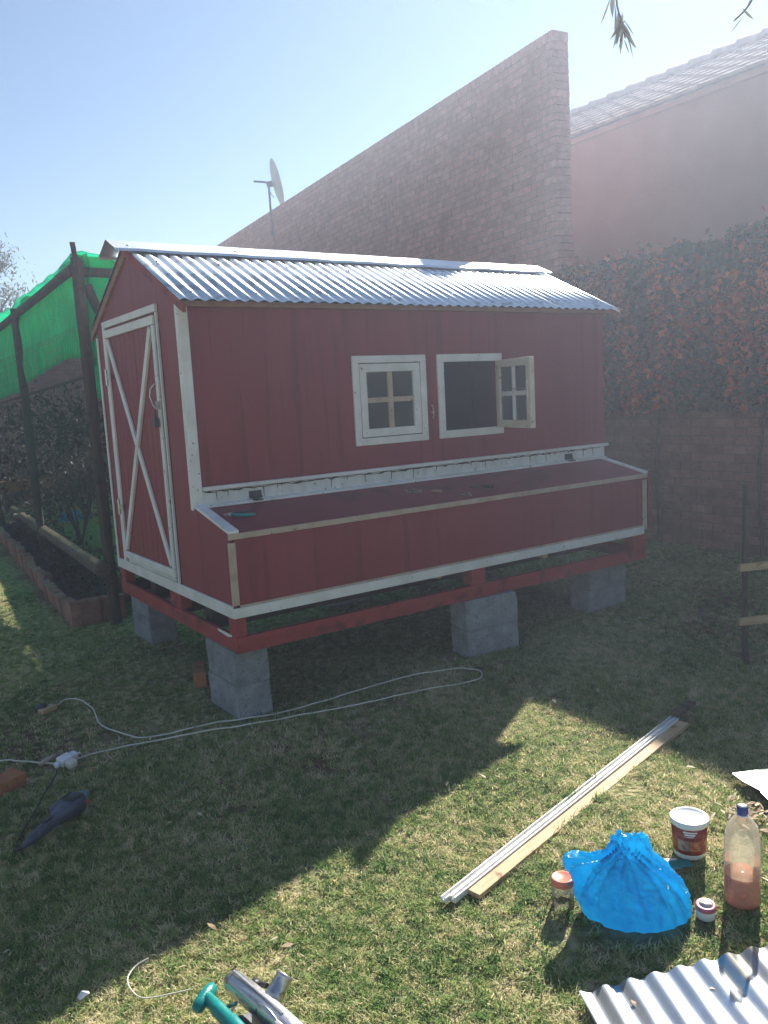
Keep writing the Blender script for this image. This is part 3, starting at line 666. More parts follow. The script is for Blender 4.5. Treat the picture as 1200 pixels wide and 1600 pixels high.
log = pole('log', (.03, 2.50, .46), (.52, 8.8, .33), .058, M['log'], None)
log.location = (.11, 2.59, 0); tag(log, 'weathered round log lying along the edge of the planted bed', 'log')
log2 = pole('log', (.35, 10.6, .42), (5.2, 10.9, .42), .05, M['log'], None)
log2.location = (.11, 2.59, 0); tag(log2, 'thin pale log lying across the far end inside the run', 'log')

# shade net draped on the top rails
random.seed(11)
def net(name, fn, nu, nv_):
    vs = [ro(fn(i/nu, j/nv_)) for j in range(nv_+1) for i in range(nu+1)]
    fs = [(j*(nu+1)+i, j*(nu+1)+i+1, (j+1)*(nu+1)+i+1, (j+1)*(nu+1)+i) for j in range(nv_) for i in range(nu)]
    b = MB(); b.add(vs, fs, True); o = b.build(name, M['net'], run)
    mm = o.modifiers.new('s', 'SOLIDIFY'); mm.thickness = .0012; return o
def wr(a_, b_, k=1.0): return noise.noise(Vector((a_, b_, 3.3)))*k
def side_net(u, v):
    y = 2.60+u*8.0; top = 2.84+.05*wr(u*14, 1)-.06*u
    if u > .08: top += .07*wr(u*9, 4)
    bot = 2.10-.30*u+.05*math.sin(u*9)+.03*wr(u*20, 2) - (.10 if u < .02 else 0)
    z = top+(bot-top)*v; x = .11+.034*(y-2.59)+.075+.06*wr(u*16, v*2.5)+.03*wr(u*40, v*5)-.02*v
    return (x, y, z)
net('shade_net', side_net, 110, 14)
def top_net(u, v):
    y = 2.60+u*8; x = .10+.034*(y-2.59)+v*2.6
    return (x, y, 2.83-.14*math.sin(v*math.pi)*(.6+.5*math.sin(u*7)**2)-.06*u+.05*wr(u*12, v*9)+.03*wr(u*30, v*22))
net('shade_net', top_net, 70, 46)
def front_net(u, v):
    x = .10+u*2.9; top = 2.84+.03*wr(u*12, 9); bot = 1.72+.06*wr(u*7, 2)+.6*u
    return (x, 2.72-.03*wr(u*14, v*3), top+(bot-top)*v)
net('shade_net', front_net, 50, 12)
# chicken wire
cw = MB()
def wire_plane(o, u, length, z0, z1, pitch=.085):
    o = Vector(o); u = Vector(u); n = int(length/pitch)
    for i in range(-int((z1-z0)/pitch), n+1):
        for s_ in (1, -1):
            a0 = i*pitch if s_ == 1 else i*pitch+(z1-z0)*.6
            p0 = Vector((a0, z0)); p1 = Vector((a0+s_*(z1-z0)*.6, z1))
            lo, hi = 0, length; t0, t1 = 0, 1; dx = p1.x-p0.x
            ta = (lo-p0.x)/dx; tb = (hi-p0.x)/dx
            t0 = max(0, min(ta, tb)); t1 = min(1, max(ta, tb))
            if t1-t0 < .01: continue
            A = p0.lerp(p1, t0); B = p0.lerp(p1, t1)
            cw.bar(ro(o+u*A.x+Vector((0, 0, A.y))), ro(o+u*B.x+Vector((0, 0, B.y))), .0012, .0012, (1, .3, .1))
wire_plane((.055, 2.62, 0), Vector((.034, 1, 0)).normalized(), 6.5, .35, 2.3)
cw.build('chicken_wire', M['dark_iron'], run, kind='stuff')

# planted bed with brick edging in front of the run
bed = thing('brick_edging', 'old bricks set on end round the planted bed left of the coop', 'garden edging', (-.14, 2.84, 0))
bme2 = MB().box(-.036, .036, -.111, .111, 0, .200)
be = bme2.mesh('brick', M['brick2']); random.seed(5)
k_ = 0; y = 2.86
while y < 8.3:
    t = (y-2.84)/5.4; x = -.15+.40*t
    o = link_mesh('brick', be, bed, (x+.14+random.uniform(-.008, .008), y-2.84, random.uniform(-.05, -.015)-.0), (random.uniform(-.08, .08), random.uniform(-.16, .02), random.uniform(-.06, .06)-.07))
    y += .232
for i in range(3):
    link_mesh('brick', be, bed, (.07+i*.10, -.05+random.uniform(-.01, .01), random.uniform(-.04, -.0)), (0, random.uniform(-.15, .15), rad(84)+random.uniform(-.1, .1)))
sm_ = MB(); nxx, nyy = 8, 70; vs = []
for j in range(nyy+1):
    for i in range(nxx+1):
        yv = 2.84+j/nyy*6; t = (yv-2.84)/5.4; xa = -.12+.40*t; xb = .12+.20*t+.25
        vs.append((xa+(xb-xa)*i/nxx, yv, .11+.10*i/nxx+.05*noise.noise(Vector((i*.9, j*.8, 0)))-(.1 if j == 0 else 0)))
sm_.add(vs, [(j*(nxx+1)+i, j*(nxx+1)+i+1, (j+1)*(nxx+1)+i+1, (j+1)*(nxx+1)+i) for j in range(nyy) for i in range(nxx)], True)
o = sm_.build('planting_bed', M['soil'], kind='structure')
def leaf_cloud(mb, pts, size, aspect=.55, droop=0, rs=random):
    for p in pts:
        s_ = size*rs.uniform(.6, 1.35)
        R_ = Euler((rs.uniform(-1.2, 1.2), rs.uniform(-1.2, 1.2), rs.uniform(0, 6.28))).to_matrix()
        q = [R_ @ Vector(v)*s_+Vector(p) for v in ((-.5, 0, 0), (-.1, -.5*aspect, .06), (.5, 0, -droop), (-.1, .5*aspect, .06))]
        mb.add(q, [(0, 1, 2, 3)])
rr = random.Random(4); lc = MB(); pts = []
for _ in range(2600):
    yv = rr.uniform(2.9, 8.6); t = (yv-2.84)/5.4; pts.append((-.05+.40*t+rr.uniform(-.05, .42), yv, .14+abs(rr.gauss(0, .10))+.04*noise.noise(Vector((yv*2, 0, 0)))))
leaf_cloud(lc, pts, .055, .4, .1, rr)
tag(lc.build('bed_plants', M['shrub'], kind='stuff'), 'dark withered low plants filling the brick-edged bed')
# shrubs standing inside the run against its far wall
def shrub(x, y, h, w, label, n=1500, mt='shrub', seed=1):
    rr = random.Random(seed); t = thing('shrub', label, 'shrub', (x, y, 0), group='dark shrubs inside the netted run')
    st = MB()
    for k in range(7):
        a_ = rr.uniform(0, 6.28); st.tube([(0, 0, 0), (math.cos(a_)*w*.25, math.sin(a_)*w*.25, h*.45), (math.cos(a_)*w*.45, math.sin(a_)*w*.45, h*rr.uniform(.8, 1))], [.012, .008, .003], 5)
    st.build('stem', M['bark'], t)
    cl = [(rr.gauss(0, w*.3), rr.gauss(0, w*.3), h*rr.uniform(.25, .95), rr.uniform(.10, .25)) for _ in range(26)]
    lm = MB(); pp = []
    for _ in range(n):
        c_ = rr.choice(cl); pp.append((c_[0]+rr.gauss(0, c_[3]), c_[1]+rr.gauss(0, c_[3]), max(.05, c_[2]+rr.gauss(0, c_[3]))))
    leaf_cloud(lm, pp, .085, .45, .1, rr); lm.build('foliage', M[mt], t)
shrub(.95, 6.9, 1.7, 1.0, 'tall dark shrub just behind the near pole of the run', seed=2)
shrub(1.6, 9.2, 1.9, 1.3, 'broad dark shrub deep in the middle of the run', seed=3)
shrub(.9, 11.6, 1.6, 1.2, 'small dark shrub at the far left end of the run', seed=4)
shrub(1.2, 4.4, 1.5, .8, 'dark leafless shrub hard behind the coop corner', seed=6, n=900)

# litter inside the run
o = MB().box(-.11, .11, -.053, .053, 0, .073).build('brick', M['orange_brick'], None, bevel=.004); o.location = (.62, 5.0, .02); o.rotation_euler = (0, .1, .6)
tag(o, 'orange-red brick fragment lying inside the run', 'brick')
bl = MB().box(-.5, .5, -.02, .02, 0, .16); o = bl.build('plank', M['orange_brick'], None, bevel=.003); o.location = (.75, 9.3, .55); o.rotation_euler = (0, 0, .05)  # invented board, its orange stands in for sunlit bits
tag(o, 'rust orange board added for sunlit bits at the back of the run', 'plank')
bb = bmesh.new(); bmesh.ops.create_icosphere(bb, subdivisions=3, radius=.14)
for v in bb.verts:
    v.co += v.co.normalized()*(.05*noise.noise(v.co*11)+.03*noise.noise(v.co*25)); v.co.z = max(v.co.z*.6, -.05)
me = bpy.data.meshes.new('plastic_bag'); bb.to_mesh(me); bb.free(); me.materials.append(M['bagblue'])
o = link_mesh('plastic_bag', me, None, (1.02, 7.55, .28)); tag(o, 'small crumpled pale blue plastic bag inside the run', 'bag')

# ------------------------------------------------------------------ tree beyond the run, creeper on the wall
def tree(loc, h, cr, label, n, seed):
    rr = random.Random(seed); t = thing('tree', label, 'tree', loc)
    tk = MB(); tk.tube([(0, 0, 0), (.1, .05, h*.3), (.05, .15, h*.62)], [.16, .12, .07], 10)
    tips = []
    for k in range(16):
        a_ = rr.uniform(0, 6.28); rr_ = cr*rr.uniform(.5, .95); z = h*rr.uniform(.55, .97)
        tip = (math.cos(a_)*rr_, math.sin(a_)*rr_, z); tips.append(tip)
        tk.tube([(.07, .1, h*rr.uniform(.35, .6)), (tip[0]*.5, tip[1]*.5, z*.92), tip], [.05, .03, .012], 6)
    tk.build('trunk', M['bark'], t)
    cl = []
    for tp in tips:
        for _ in range(9): cl.append((tp[0]*rr.uniform(.55, 1.1), tp[1]*rr.uniform(.55, 1.1), tp[2]+rr.gauss(0, cr*.16), rr.uniform(.10, .26)))
    pp = []
    for _ in range(n):
        c_ = rr.choice(cl); pp.append((c_[0]+rr.gauss(0, c_[3]), c_[1]+rr.gauss(0, c_[3]), c_[2]+rr.gauss(0, c_[3])))
    lm = MB(); leaf_cloud(lm, pp, .10, .28, .25, rr); lm.build('crown', M['treeleaf'], t)
tree((1.75, 16.0, 0), 5.2, .95, 'feathery pale green tree beyond the green net at the left edge', 7000, 8)

cr_ = thing('creeper', 'dense creeper with red streaks spilling over the right-hand boundary wall', 'creeper', (5.2, 0, 0))
rr = random.Random(21); dark = []; red = []; lime = []
def topz(y): return 2.80+.09*noise.noise(Vector((y*1.3, 0, 0)))+.12*noise.noise(Vector((y*4, 5, 0)))-(.25*max(0, y-2.2))
def botz(y): return 1.32+.07*noise.noise(Vector((y*2, 9, 0)))
stripes = [(rr.uniform(-2, 2.7), rr.uniform(.03, .09), rr.uniform(1.5, 2.4), rr.uniform(.25, .9)) for _ in range(44)]
stripes += [(2.06, .03, 2.05, .65), (1.95, .05, 1.75, .3), (1.5, .05, 1.95, .55), (1.2, .06, 1.75, .6), (.9, .06, 2.2, .45), (.45, .05, 2.35, .4), (1.0, .07, 2.55, .25)]
for _ in range(27000):
    y = rr.uniform(-3.2, 3.05); z = rr.uniform(botz(y), topz(y)+.05)
    z = min(z, topz(y)-.02+abs(rr.gauss(0, .03)))
    bulge = .10+.13*math.sin(math.pi*min(1, max(0, (z-1.25)/1.8)))+.15*noise.noise(Vector((y*2.3, z*2.3, 0)))+.06*noise.noise(Vector((y*7, z*7, 4)))
    p = (5.25-5.2-bulge+rr.gauss(0, .035), y, z)
    s_ = any(abs(y-a_) < w*(1.2+noise.noise(Vector((z*6, a_, 0)))) and zc-hh/2 < z < zc+hh/2 for a_, w, zc, hh in stripes)
    if s_ and rr.random() < .62: red.append(p)
    elif y > 1.9 and z > topz(y)-.22 and rr.random() < .6: lime.append(p) if rr.random() < .7 else red.append(p)
    else: dark.append(p)
for _ in range(4200):                                     # the top rolls over the wall
    y = rr.uniform(-3.2, 3.0); p = (rr.uniform(-.1, .42), y, topz(y)-.03+abs(rr.gauss(0, .045)))
    (lime if y > 1.9 and rr.random() < .4 else dark).append(p)
for _ in range(14):                                       # loose sprays sticking up
    y = rr.uniform(-1, 2.9); 
    for k in range(14): (red if rr.random() < .35 else lime if rr.random() < .4 else dark).append((rr.uniform(-.05, .1), y+.012*k*rr.choice((-1, 1)), topz(y)+.015*k*rr.random()))
for nm, pp, mt in (('foliage', dark, 'creeper'), ('red_foliage', red, 'creeper_red'), ('lime_foliage', lime, 'creeper_lime')):
    lm = MB(); leaf_cloud(lm, pp, .070, .8, .15, rr); lm.build(nm, M[mt], cr_, kind='stuff')
st = MB()
for y in (-2.2, -.9, .3, 1.4, 2.4):
    st.tube([(.05, y, 0), (.06, y+.05, .8), (.04, y-.04, 1.5), (.03, y+.1, 2.6)], [.018, .014, .012, .006], 6)
st.build('stem', M['bark'], cr_)
MB().box(.14, .26, -3.1, 2.95, 1.9, 2.80).build('trellis', M['pole'], cr_)

# satellite dish behind the wall top
dish = thing('satellite_dish', 'grey satellite dish on a bent pipe above the far brick wall', 'satellite dish', (6.62, 11.9, 5.1))
dn_dir = (r2*.93+u2*.30+fw*.20).normalized()
qd = dn_dir.to_track_quat('Z', 'Y').to_matrix().to_4x4()
ctr = Vector((6.55, 11.55, 5.95))-Vector((6.62, 11.9, 5.1))
prof = [(0.001, 0)]+[(r_, r_*r_*.32) for r_ in (.12, .24, .36, .44, .46)]+[(.465, .075), (.455, .076), (.44, .066), (.24, .024), (.001, .006)]
MB().lathe(prof, 40, Matrix.Translation(ctr) @ qd).build('reflector', M['dish'], dish)
bk = ctr-dn_dir*.10
MB().tube([(0, 0, -.1), tuple(bk+Vector((0, 0, -.28))), tuple(bk+Vector((0, 0, -.02)))], .022, 10).build('mast', M['dark_iron'], dish)
e1 = bk-r2*.30
MB().tube([tuple(bk+dn_dir*.09), tuple(bk-r2*.05+u2*.04), tuple(bk-r2*.12+u2*.05), tuple(e1+u2*.06)], .020, 10).build('arm', M['dark_iron'], dish)
MB().box(-.05, .05, -.05, .05, -.06, .06, Matrix.Translation(bk+dn_dir*.02) @ qd).build('bracket', M['dark_iron'], dish, bevel=.01)
MB().tube([tuple(ctr-r2*.02-u2*.30+dn_dir*.03), tuple(bk-u2*.10)], .008, 6).build('strut', M['dark_iron'], dish)

# wooden frame at the right edge
fr_ = thing('wooden_frame', 'dark wooden frame with two pale boards on the lawn at the right edge', 'wooden frame', (3.02, -.92, 0), (0, 0, rad(-24)))
MB().box(-.015, .015, -.03, .0, 0, .98).build('post', M['pole'], fr_, bevel=.004)
MB().box(.95, 1.0, -.03, .02, 0, 1.0).build('post', M['pole'], fr_, bevel=.004)
MB().box(-.06, 1.04, -.055, -.031, .445, .492).build('board', M['pine'], fr_, bevel=.003)
MB().box(-.06, 1.04, -.055, -.031, .10, .148).build('board', M['pine'], fr_, bevel=.003)
MB().bar((0, .0, .0), (-.28, -.45, 0.02), .03, .03).build('foot', M['pole'], fr_, bevel=.003)

# ------------------------------------------------------------------ cables and loose things in the shade
def smooth(pts, n=8):
    out = []
    for i in range(len(pts)-1):
        p0, p1, p2, p3 = (Vector(pts[max(0, i-1)]), Vector(pts[i]), Vector(pts[i+1]), Vector(pts[min(len(pts)-1, i+2)]))
        for k in range(n):
            t = k/n; out.append(.5*((2*p1)+(-p0+p2)*t+(2*p0-5*p1+4*p2-p3)*t*t+(-p0+3*p1-3*p2+p3)*t**3))
    out.append(Vector(pts[-1])); return out
def on_lawn(xy, r, lift=.014, jit=0): return [Vector((p[0], p[1], gh(p[0], p[1])+r+lift+.006*noise.noise(Vector((p[0]*9, p[1]*9, 0))))) for p in xy]
cpts = [(-.70, .99), (-.65, 1.04), (-.60, 1.02), (-.575, .95), (-.56, .78), (-.585, .60), (-.59, .48), (-.53, .29), (-.48, .18), (-.33, .13), (-.13, .11), (.06, .03), (.33, -.03), (.70, -.02), (1.02, -.04), (1.28, -.10), (1.38, -.19), (1.39, -.28),
        (1.27, -.36), (.95, -.27), (.58, -.20), (.33, -.13), (.11, -.07), (-.10, .0), (-.26, .05), (-.45, .10), (-.71, .16), (-.82, .15)]
MBc = MB().tube(on_lawn([(p.x, p.y) for p in smooth([(a_, b_, 0) for a_, b_ in cpts], 7)], .004), .0042, 7)
o = MBc.build('extension_cord', M['cord']); tag(o, 'cream extension cord looped on the grass in front of the coop', 'cord')
o = MB().tube(on_lawn([(p.x, p.y) for p in smooth([(-.90, .165, 0), (-.98, .26, 0), (-1.05, .33, 0), (-1.12, .39, 0), (-1.6, .62, 0)], 7)], .004), .0042, 7).build('supply_cord', M['cord'])
tag(o, 'cream supply cord running off the left edge from the white adaptor', 'cord')
# white multi-plug adaptor
ad = thing('plug_adaptor', 'white multi-plug adaptor joining the cords on the grass', 'plug adaptor', (-.86, .145, .012), (.15, -.1, rad(20)))
MB().box(-.032, .032, -.026, .026, 0, .042).build('body', M['plug'], ad, bevel=.007)
MB().box(-.024, .024, -.070, -.028, .002, .040).build('plug_top', M['cord'], ad, bevel=.009)
MB().box(.034, .060, -.018, .018, .008, .036).tube([(.058, 0, .02), (.085, .005, .012)], [.008, .005], 8).build('cord_plug', M['plug'], ad, bevel=.006)
MB().box(-.056, -.034, -.012, .012, .006, .030).build('cord_plug', M['plug'], ad, bevel=.005)
# dull coupler at the other end of the cord
cpl = thing('cord_coupler', 'dull cream socket with a grey cap at the far end of the cord', 'socket', (-.765, .955, .004), (0, 0, rad(28)))
MB().box(-.052, .050, -.026, .018, 0, .030).build('body', M['pine'], cpl, bevel=.005)
MB().lathe([(.030, .0), (.034, .010), (.030, .030), (.0, .036)], 20, Matrix.Translation((-.015, .030, .012))).build('cap', M['dark_iron'], cpl)
MB().lathe([(.010, 0), (.012, .012), (.0, .020)], 14, Matrix.Translation((.038, .022, .012))).build('gland', M['cord'], cpl)
o = MB().bar((-.045, 0, .012), (.045, 0, .016), .020, .014).build('wood_offcut', M['cream'], None, bevel=.003); o.location = (-.925, .225, .01); o.rotation_euler = (0, 0, rad(28))
tag(o, 'short pale timber offcut lying across the left cord', 'offcut')

# dark corded power tool
tool = thing('power_tool', 'dark blue-grey corded power tool with long tapered grip on shaded grass', 'power tool', (-.995, -.345, -.037), (0, 0, math.atan2(.211, .271)))
def loft(secs, n=18):
    b = MB(); vs = []
    for x, y, z, ry, rz_ in secs:
        for k in range(n):
            t = 2*math.pi*k/n; c_, s_ = math.cos(t), math.sin(t); e_ = .75
            vs.append((x, y+ry*math.copysign(abs(c_)**e_, c_), z+rz_*math.copysign(abs(s_)**e_, s_)))
    fs = [(i*n+k, i*n+(k+1) % n, (i+1)*n+(k+1) % n, (i+1)*n+k) for i in range(len(secs)-1) for k in range(n)]
    fs += [tuple(range(n-1, -1, -1)), tuple((len(secs)-1)*n+k for k in range(n))]
    b.add(vs, fs, True); return b
loft([(-.215, .02, .012, .008, .008), (-.18, .012, .022, .018, .018), (-.12, .004, .032, .021, .022), (-.05, 0, .040, .024, .026), (-.01, -.006, .046, .034, .034), (.04, -.012, .05, .048, .042), (.09, -.012, .052, .046, .044), (.11, -.01, .052, .034, .034)]).build('body', M['dark_blue'], tool)
loft([(.108, -.008, .052, .030, .030), (.14, -.004, .052, .026, .026), (.165, .002, .050, .016, .016), (.185, .006, .048, .010, .010)]).build('nose', M['nosegrey'], tool)
MB().box(.085, .110, -.066, -.052, .05, .060).build('switch', M['redplastic'], tool, bevel=.005)
loft([(-.02, .030, .040, .012, .016), (.02, .048, .042, .026, .026), (.06, .055, .040, .028, .026), (.10, .038, .040, .014, .016)]).build('side_grip', M['dark_blue'], tool)
vt = MB()
for k in range(6): vt.box(.030+k*.011, .036+k*.011, -.046, .024, .0905, .0935)
vt.build('vent', M['black'], tool)
MB().box(-.10, -.05, -.010, .012, .058, .066).build('trigger', M['black'], tool, bevel=.003)
MB().tube([(-.21, .02, .012), (-.24, .035, .006)], [.007, .005], 8).build('cord_sleeve', M['black'], tool)
tc_ = smooth([(-.905, .10, 0), (-.93, .03, 0), (-1.0, -.09, 0), (-1.06, -.2, 0), (-1.15, -.33, 0), (-1.185, -.40, 0), (-1.172, -.44, 0)], 6)
o = MB().tube(on_lawn([(p.x, p.y) for p in tc_], .003), .0035, 6).build('tool_cord', M['black']); tag(o, 'thin black cord from the adaptor to the dark power tool', 'cord')

# ------------------------------------------------------------------ timber strips
def strip(name, a_, b_, w, h, mt, label, cat, off=0, z=.0, parent=None, cup=False):
    a_ = Vector((a_[0], a_[1], gh(*a_)+z)); b_ = Vector((b_[0], b_[1], gh(*b_)+z)); d = (b_-a_); ln = d.length
    MBx = MB()
    if cup:
        sec = [(-w/2, 0), (w/2, 0), (w/2, h), (w/2-.006, h), (w/2-.009, h*.45), (-w/2+.009, h*.45), (-w/2+.006, h), (-w/2, h)]
        MBx.prism([(0, y, zz) for y, zz in sec], (ln, 0, 0))
    else: MBx.box(0, ln, -w/2, w/2, 0, h)
    o = MBx.build(name, mt, parent, bevel=.0015); o.location = a_; o.rotation_mode = 'QUATERNION'; o.rotation_quaternion = d.to_track_quat('X', 'Z')
    return tag(o, label, cat)
A0 = Vector((-.085, -1.785)); A1 = Vector((1.72, -1.435)); dd = (A1-A0).normalized(); pp_ = Vector((-dd.y, dd.x))
strip('timber_moulding', A0+pp_*.012, A1+pp_*.016-dd*.10, .024, .019, M['white'], 'grooved white moulding lying left of its twin on the sunlit grass', 'moulding', z=.022, cup=True)
strip('timber_moulding', A0-pp_*.014+dd*.02, A1-pp_*.010-dd*.13, .022, .022, M['white'], 'white moulding lying between its twin and the raw plank', 'moulding', z=.020, cup=True)
strip('pine_plank', (.012, -1.817), (1.60, -1.505), .052, .018, M['pine'], 'raw yellow pine plank lying beside the white mouldings', 'plank', z=.014)
o = strip('wood_scrap', A1-dd*.13-pp_*.0, A1+dd*.06+pp_*.006, .05, .016, M['log'], 'short greyish scrap under the far ends of the mouldings', 'offcut', z=.046)

# ------------------------------------------------------------------ bag, jar, bucket, bottle, small jar, packet
random.seed(2)
bb = bmesh.new(); bmesh.ops.create_icosphere(bb, subdivisions=6, radius=1)
vr = r2.copy(); vr.z = 0; vr.normalize(); vf = Vector((-vr.y, vr.x, 0))      # right / away, as laid on the lawn
ears = [(Vector((-.80, .25, .60)).normalized(), .26, .30), (Vector((-.06, .15, 1)).normalized(), .20, .27), (Vector((.26, .10, .96)).normalized(), .20, .25)]
for v in bb.verts:
    d = v.co.normalized(); r_ = 1
    for ax, wd, am in ears:
        an = d.angle(ax); r_ += am*math.exp(-(an/wd)**2)*1.5
    az = math.atan2(d.y, d.x)
    fold = abs(noise.noise(Vector((math.cos(az)*2.8, math.sin(az)*2.8, d.z*.6))))
    fold2 = abs(noise.noise(Vector((math.cos(az)*6+3, math.sin(az)*6, d.z*.9)))); f3 = noise.noise(d*9)
    lowf = min(1, max(0, (d.z+.35)/.6))
    r_ *= 1+.26*(.25-fold)*(.3+.7*lowf)+.16*(.25-fold2)*lowf+.03*f3+.012*noise.noise(d*19)
    x, y, z = d.x*r_*.166, d.y*r_*.130, d.z*r_*.138+.066
    x += .035*(1-min(1, max(0, z/.16)))-.012
    if z < .03: z = .03-(.03-z)*.18
    k = 1+.12*max(0, .1-z)/.1
    v.co = Vector((x*k, y*k, z))
    v.co = Vector((v.co.x*vr.x+v.co.y*vf.x, v.co.x*vr.y+v.co.y*vf.y, v.co.z))
me = bpy.data.meshes.new('plastic_bag'); bb.to_mesh(me); bb.free(); me.materials.append(M['bagblue']); me.polygons.foreach_set('use_smooth', [True]*len(me.polygons))
o = link_mesh('plastic_bag', me, None, (.322, -2.225, gh(.335, -2.235)+.004)); tag(o, 'bright blue plastic shopping bag slumped full on the sunlit grass', 'bag')

jar = thing('glass_jar', 'clear glass jar with a coral lid left of the blue bag', 'jar', (.205, -2.045, gh(.19, -2.035)+.003))
MB().lathe([(.030, 0), (.036, .004), (.037, .060), (.033, .074), (.032, .084)], 32).build('glass', M['jar'], jar)
MB().lathe([(.0345, .078), (.0375, .080), (.0378, .098), (.035, .103), (.030, .1035), (.027, .1015), (.0, .1015)], 36).build('lid', M['coral'], jar)

bk_ = thing('paint_bucket', 'small white-lidded paint bucket with a red-brown label', 'bucket', (.715, -2.165, gh(.715, -2.165)+.006))
MB().lathe([(.052, 0), (.054, .003), (.0555, .018), (.0605, .120), (.0615, .128)], 44).build('body', M['white_plastic'], bk_)
MB().lathe([(.0561, .019), (.0612, .114)], 44).build('label', M['print'], bk_)
MB().lathe([(.0625, .118), (.0655, .119), (.0665, .130), (.0655, .137), (.060, .1385), (.057, .134), (.0, .133)], 48).build('lid', M['white_plastic'], bk_, bevel=0)
def on_label(a0, a1, z0, z1, mt, name, n_=8, lift=.0005):
    b = MB(); vs = []
    for k in range(n_+1):
        t = rad(a0+(a1-a0)*k/n_)
        for z in (z0, z1):
            rr0 = .0561+(z-.019)/.095*.0051+lift; vs.append((rr0*math.cos(t), rr0*math.sin(t), z))
    b.add(vs, [(2*k, 2*k+2, 2*k+3, 2*k+1) for k in range(n_)]); b.build(name, mt, bk_)
M['print_green'] = mat('printed_grey_green', (.20, .08, .06), (.38, .34, .26), scale=70, rough=.4)
M['print_orange'] = mat('printed_orange', (.36, .06, .04), (.55, .28, .12), scale=60, rough=.4)
M['print_maroon'] = mat('printed_maroon', (.16, .02, .02), (.22, .03, .03), scale=50, rough=.4)
on_label(196, 240, .103, .108, M['paper'], 'label_print'); on_label(203, 234, .094, .100, M['paper'], 'label_print', lift=.0006)
on_label(208, 229, .088, .0905, M['paper'], 'label_print'); on_label(176, 262, .074, .085, M['print_maroon'], 'label_print')
on_label(176, 214, .034, .072, M['print_green'], 'label_picture'); on_label(216, 252, .036, .070, M['print_orange'], 'label_picture')

bo = thing('plastic_bottle', 'large clear bottle with a navy cap, a third full of orange liquid', 'bottle', (.615, -2.430, gh(.6, -2.43)+.004))
MB().lathe([(.040, 0), (.052, .006), (.0545, .02), (.054, .09), (.0545, .18), (.053, .225), (.046, .260), (.030, .285), (.017, .298), (.0145, .302), (.0145, .318)], 44).build('body', M['bottle'], bo)
m, N, L, P = simple('orange_liquid'); P.inputs['Base Color'].default_value = (.78, .36, .25, 1); P.inputs['Roughness'].default_value = .12
tlq = N.new('ShaderNodeBsdfTranslucent'); tlq.inputs[0].default_value = (.75, .32, .22, 1); ms = N.new('ShaderNodeMixShader'); ms.inputs[0].default_value = .35
L.new(P.outputs[0], ms.inputs[1]); L.new(tlq.outputs[0], ms.inputs[2]); L.new(ms.outputs[0], N['Material Output'].inputs[0])
MB().lathe([(.037, .003), (.050, .008), (.0522, .022), (.0518, .105), (.0, .106)], 44).build('liquid', m, bo)
MB().lathe([(.0165, .304), (.0175, .306), (.0175, .326), (.0165, .329)], 28).build('cap', M['navy'], bo)
MB().lathe([(.0155, .3292), (.0, .3296)], 28).build('cap_top', M['white_plastic'], bo)
MB().lathe([(.0150, .296), (.0175, .297), (.0175, .301), (.0150, .302)], 28).build('neck_ring', M['white_plastic'], bo)

sj = thing('small_jar', 'tiny jar with a pink-rimmed white lid in front of the bottle', 'jar', (.478, -2.392, gh(.478, -2.39)+.004), (.05, -.06, 0))
MB().lathe([(.026, 0), (.029, .003), (.029, .030), (.027, .036)], 30).build('glass', M['paper'], sj)
MB().lathe([(.029, .030), (.0315, .032), (.0315, .042), (.028, .0455), (.022, .045), (.0197, .0438), (.0, .0435)], 36).build('lid', M['pink'], sj)
MB().lathe([(.0195, .0442), (.0, .0440)], 30).build('lid_centre', M['white_plastic'], sj)

pk = thing('sachet', 'flat white and teal sachet lying between the blue bag and bucket', 'sachet', (.590, -2.175, gh(.59, -2.175)+.026), (.05, .04, math.atan2(vr.y, vr.x)+.1))
b = MB(); vs = [(-.055+.09*i/8, -.030+.06*j/6, .004*noise.noise(Vector((i, j, 0)))) for j in range(7) for i in range(9)]
b.add(vs, [(j*9+i, j*9+i+1, (j+1)*9+i+1, (j+1)*9+i) for j in range(6) for i in range(8)], True); b.build('white_half', M['paper'], pk)
b = MB(); vs = [(-.004+.075*i/8, -.032+.042*j/6, .006+.004*noise.noise(Vector((i, j, 4)))) for j in range(7) for i in range(9)]
b.add(vs, [(j*9+i, j*9+i+1, (j+1)*9+i+1, (j+1)*9+i) for j in range(6) for i in range(8)], True); b.build('teal_half', M['teal'], pk)

# ------------------------------------------------------------------ steel sheets on the lawn
e1_ = Vector((.906, -.423, 0)); e2_ = Vector((-.423, -.906, 0)); ang = math.atan2(e1_.y, e1_.x)
cs = corr(0, .84, 0, .012, -1.5, .012, amp=.0078, pitch=.0762, ny=6)
o = cs.build('corrugated_sheet', M['zinc_new']); bx_ = Vector((e1_.x, e1_.y, .080)).normalized(); by_ = -Vector((e2_.x, e2_.y, -.036)).normalized(); bz_ = bx_.cross(by_).normalized(); by_ = bz_.cross(bx_)
o.matrix_world = Matrix(((bx_.x, by_.x, bz_.x, -.060), (bx_.y, by_.y, bz_.y, -2.355), (bx_.z, by_.z, bz_.z, gh(-.06, -2.36)+.016), (0, 0, 0, 1)))
tag(o, 'corrugated galvanised sheet lying on the grass at the bottom right', 'roofing sheet')
fl_ = MB(); nn = 12
for i in range(nn+1):
    for j, (u_, h_) in enumerate(((0, .0), (.012, .012), (.10, .016), (.20, .030), (.205, .033), (.21, .030), (.30, .018), (.42, .004))):
        fl_.v.append((1.5*i/nn, -u_, h_+.004*noise.noise(Vector((i*.6, j*.5, 0)))))
fl_.f = [(i*8+j, (i+1)*8+j, (i+1)*8+j+1, i*8+j+1) for i in range(nn) for j in range(7)]; fl_.sm = [False]*len(fl_.f)
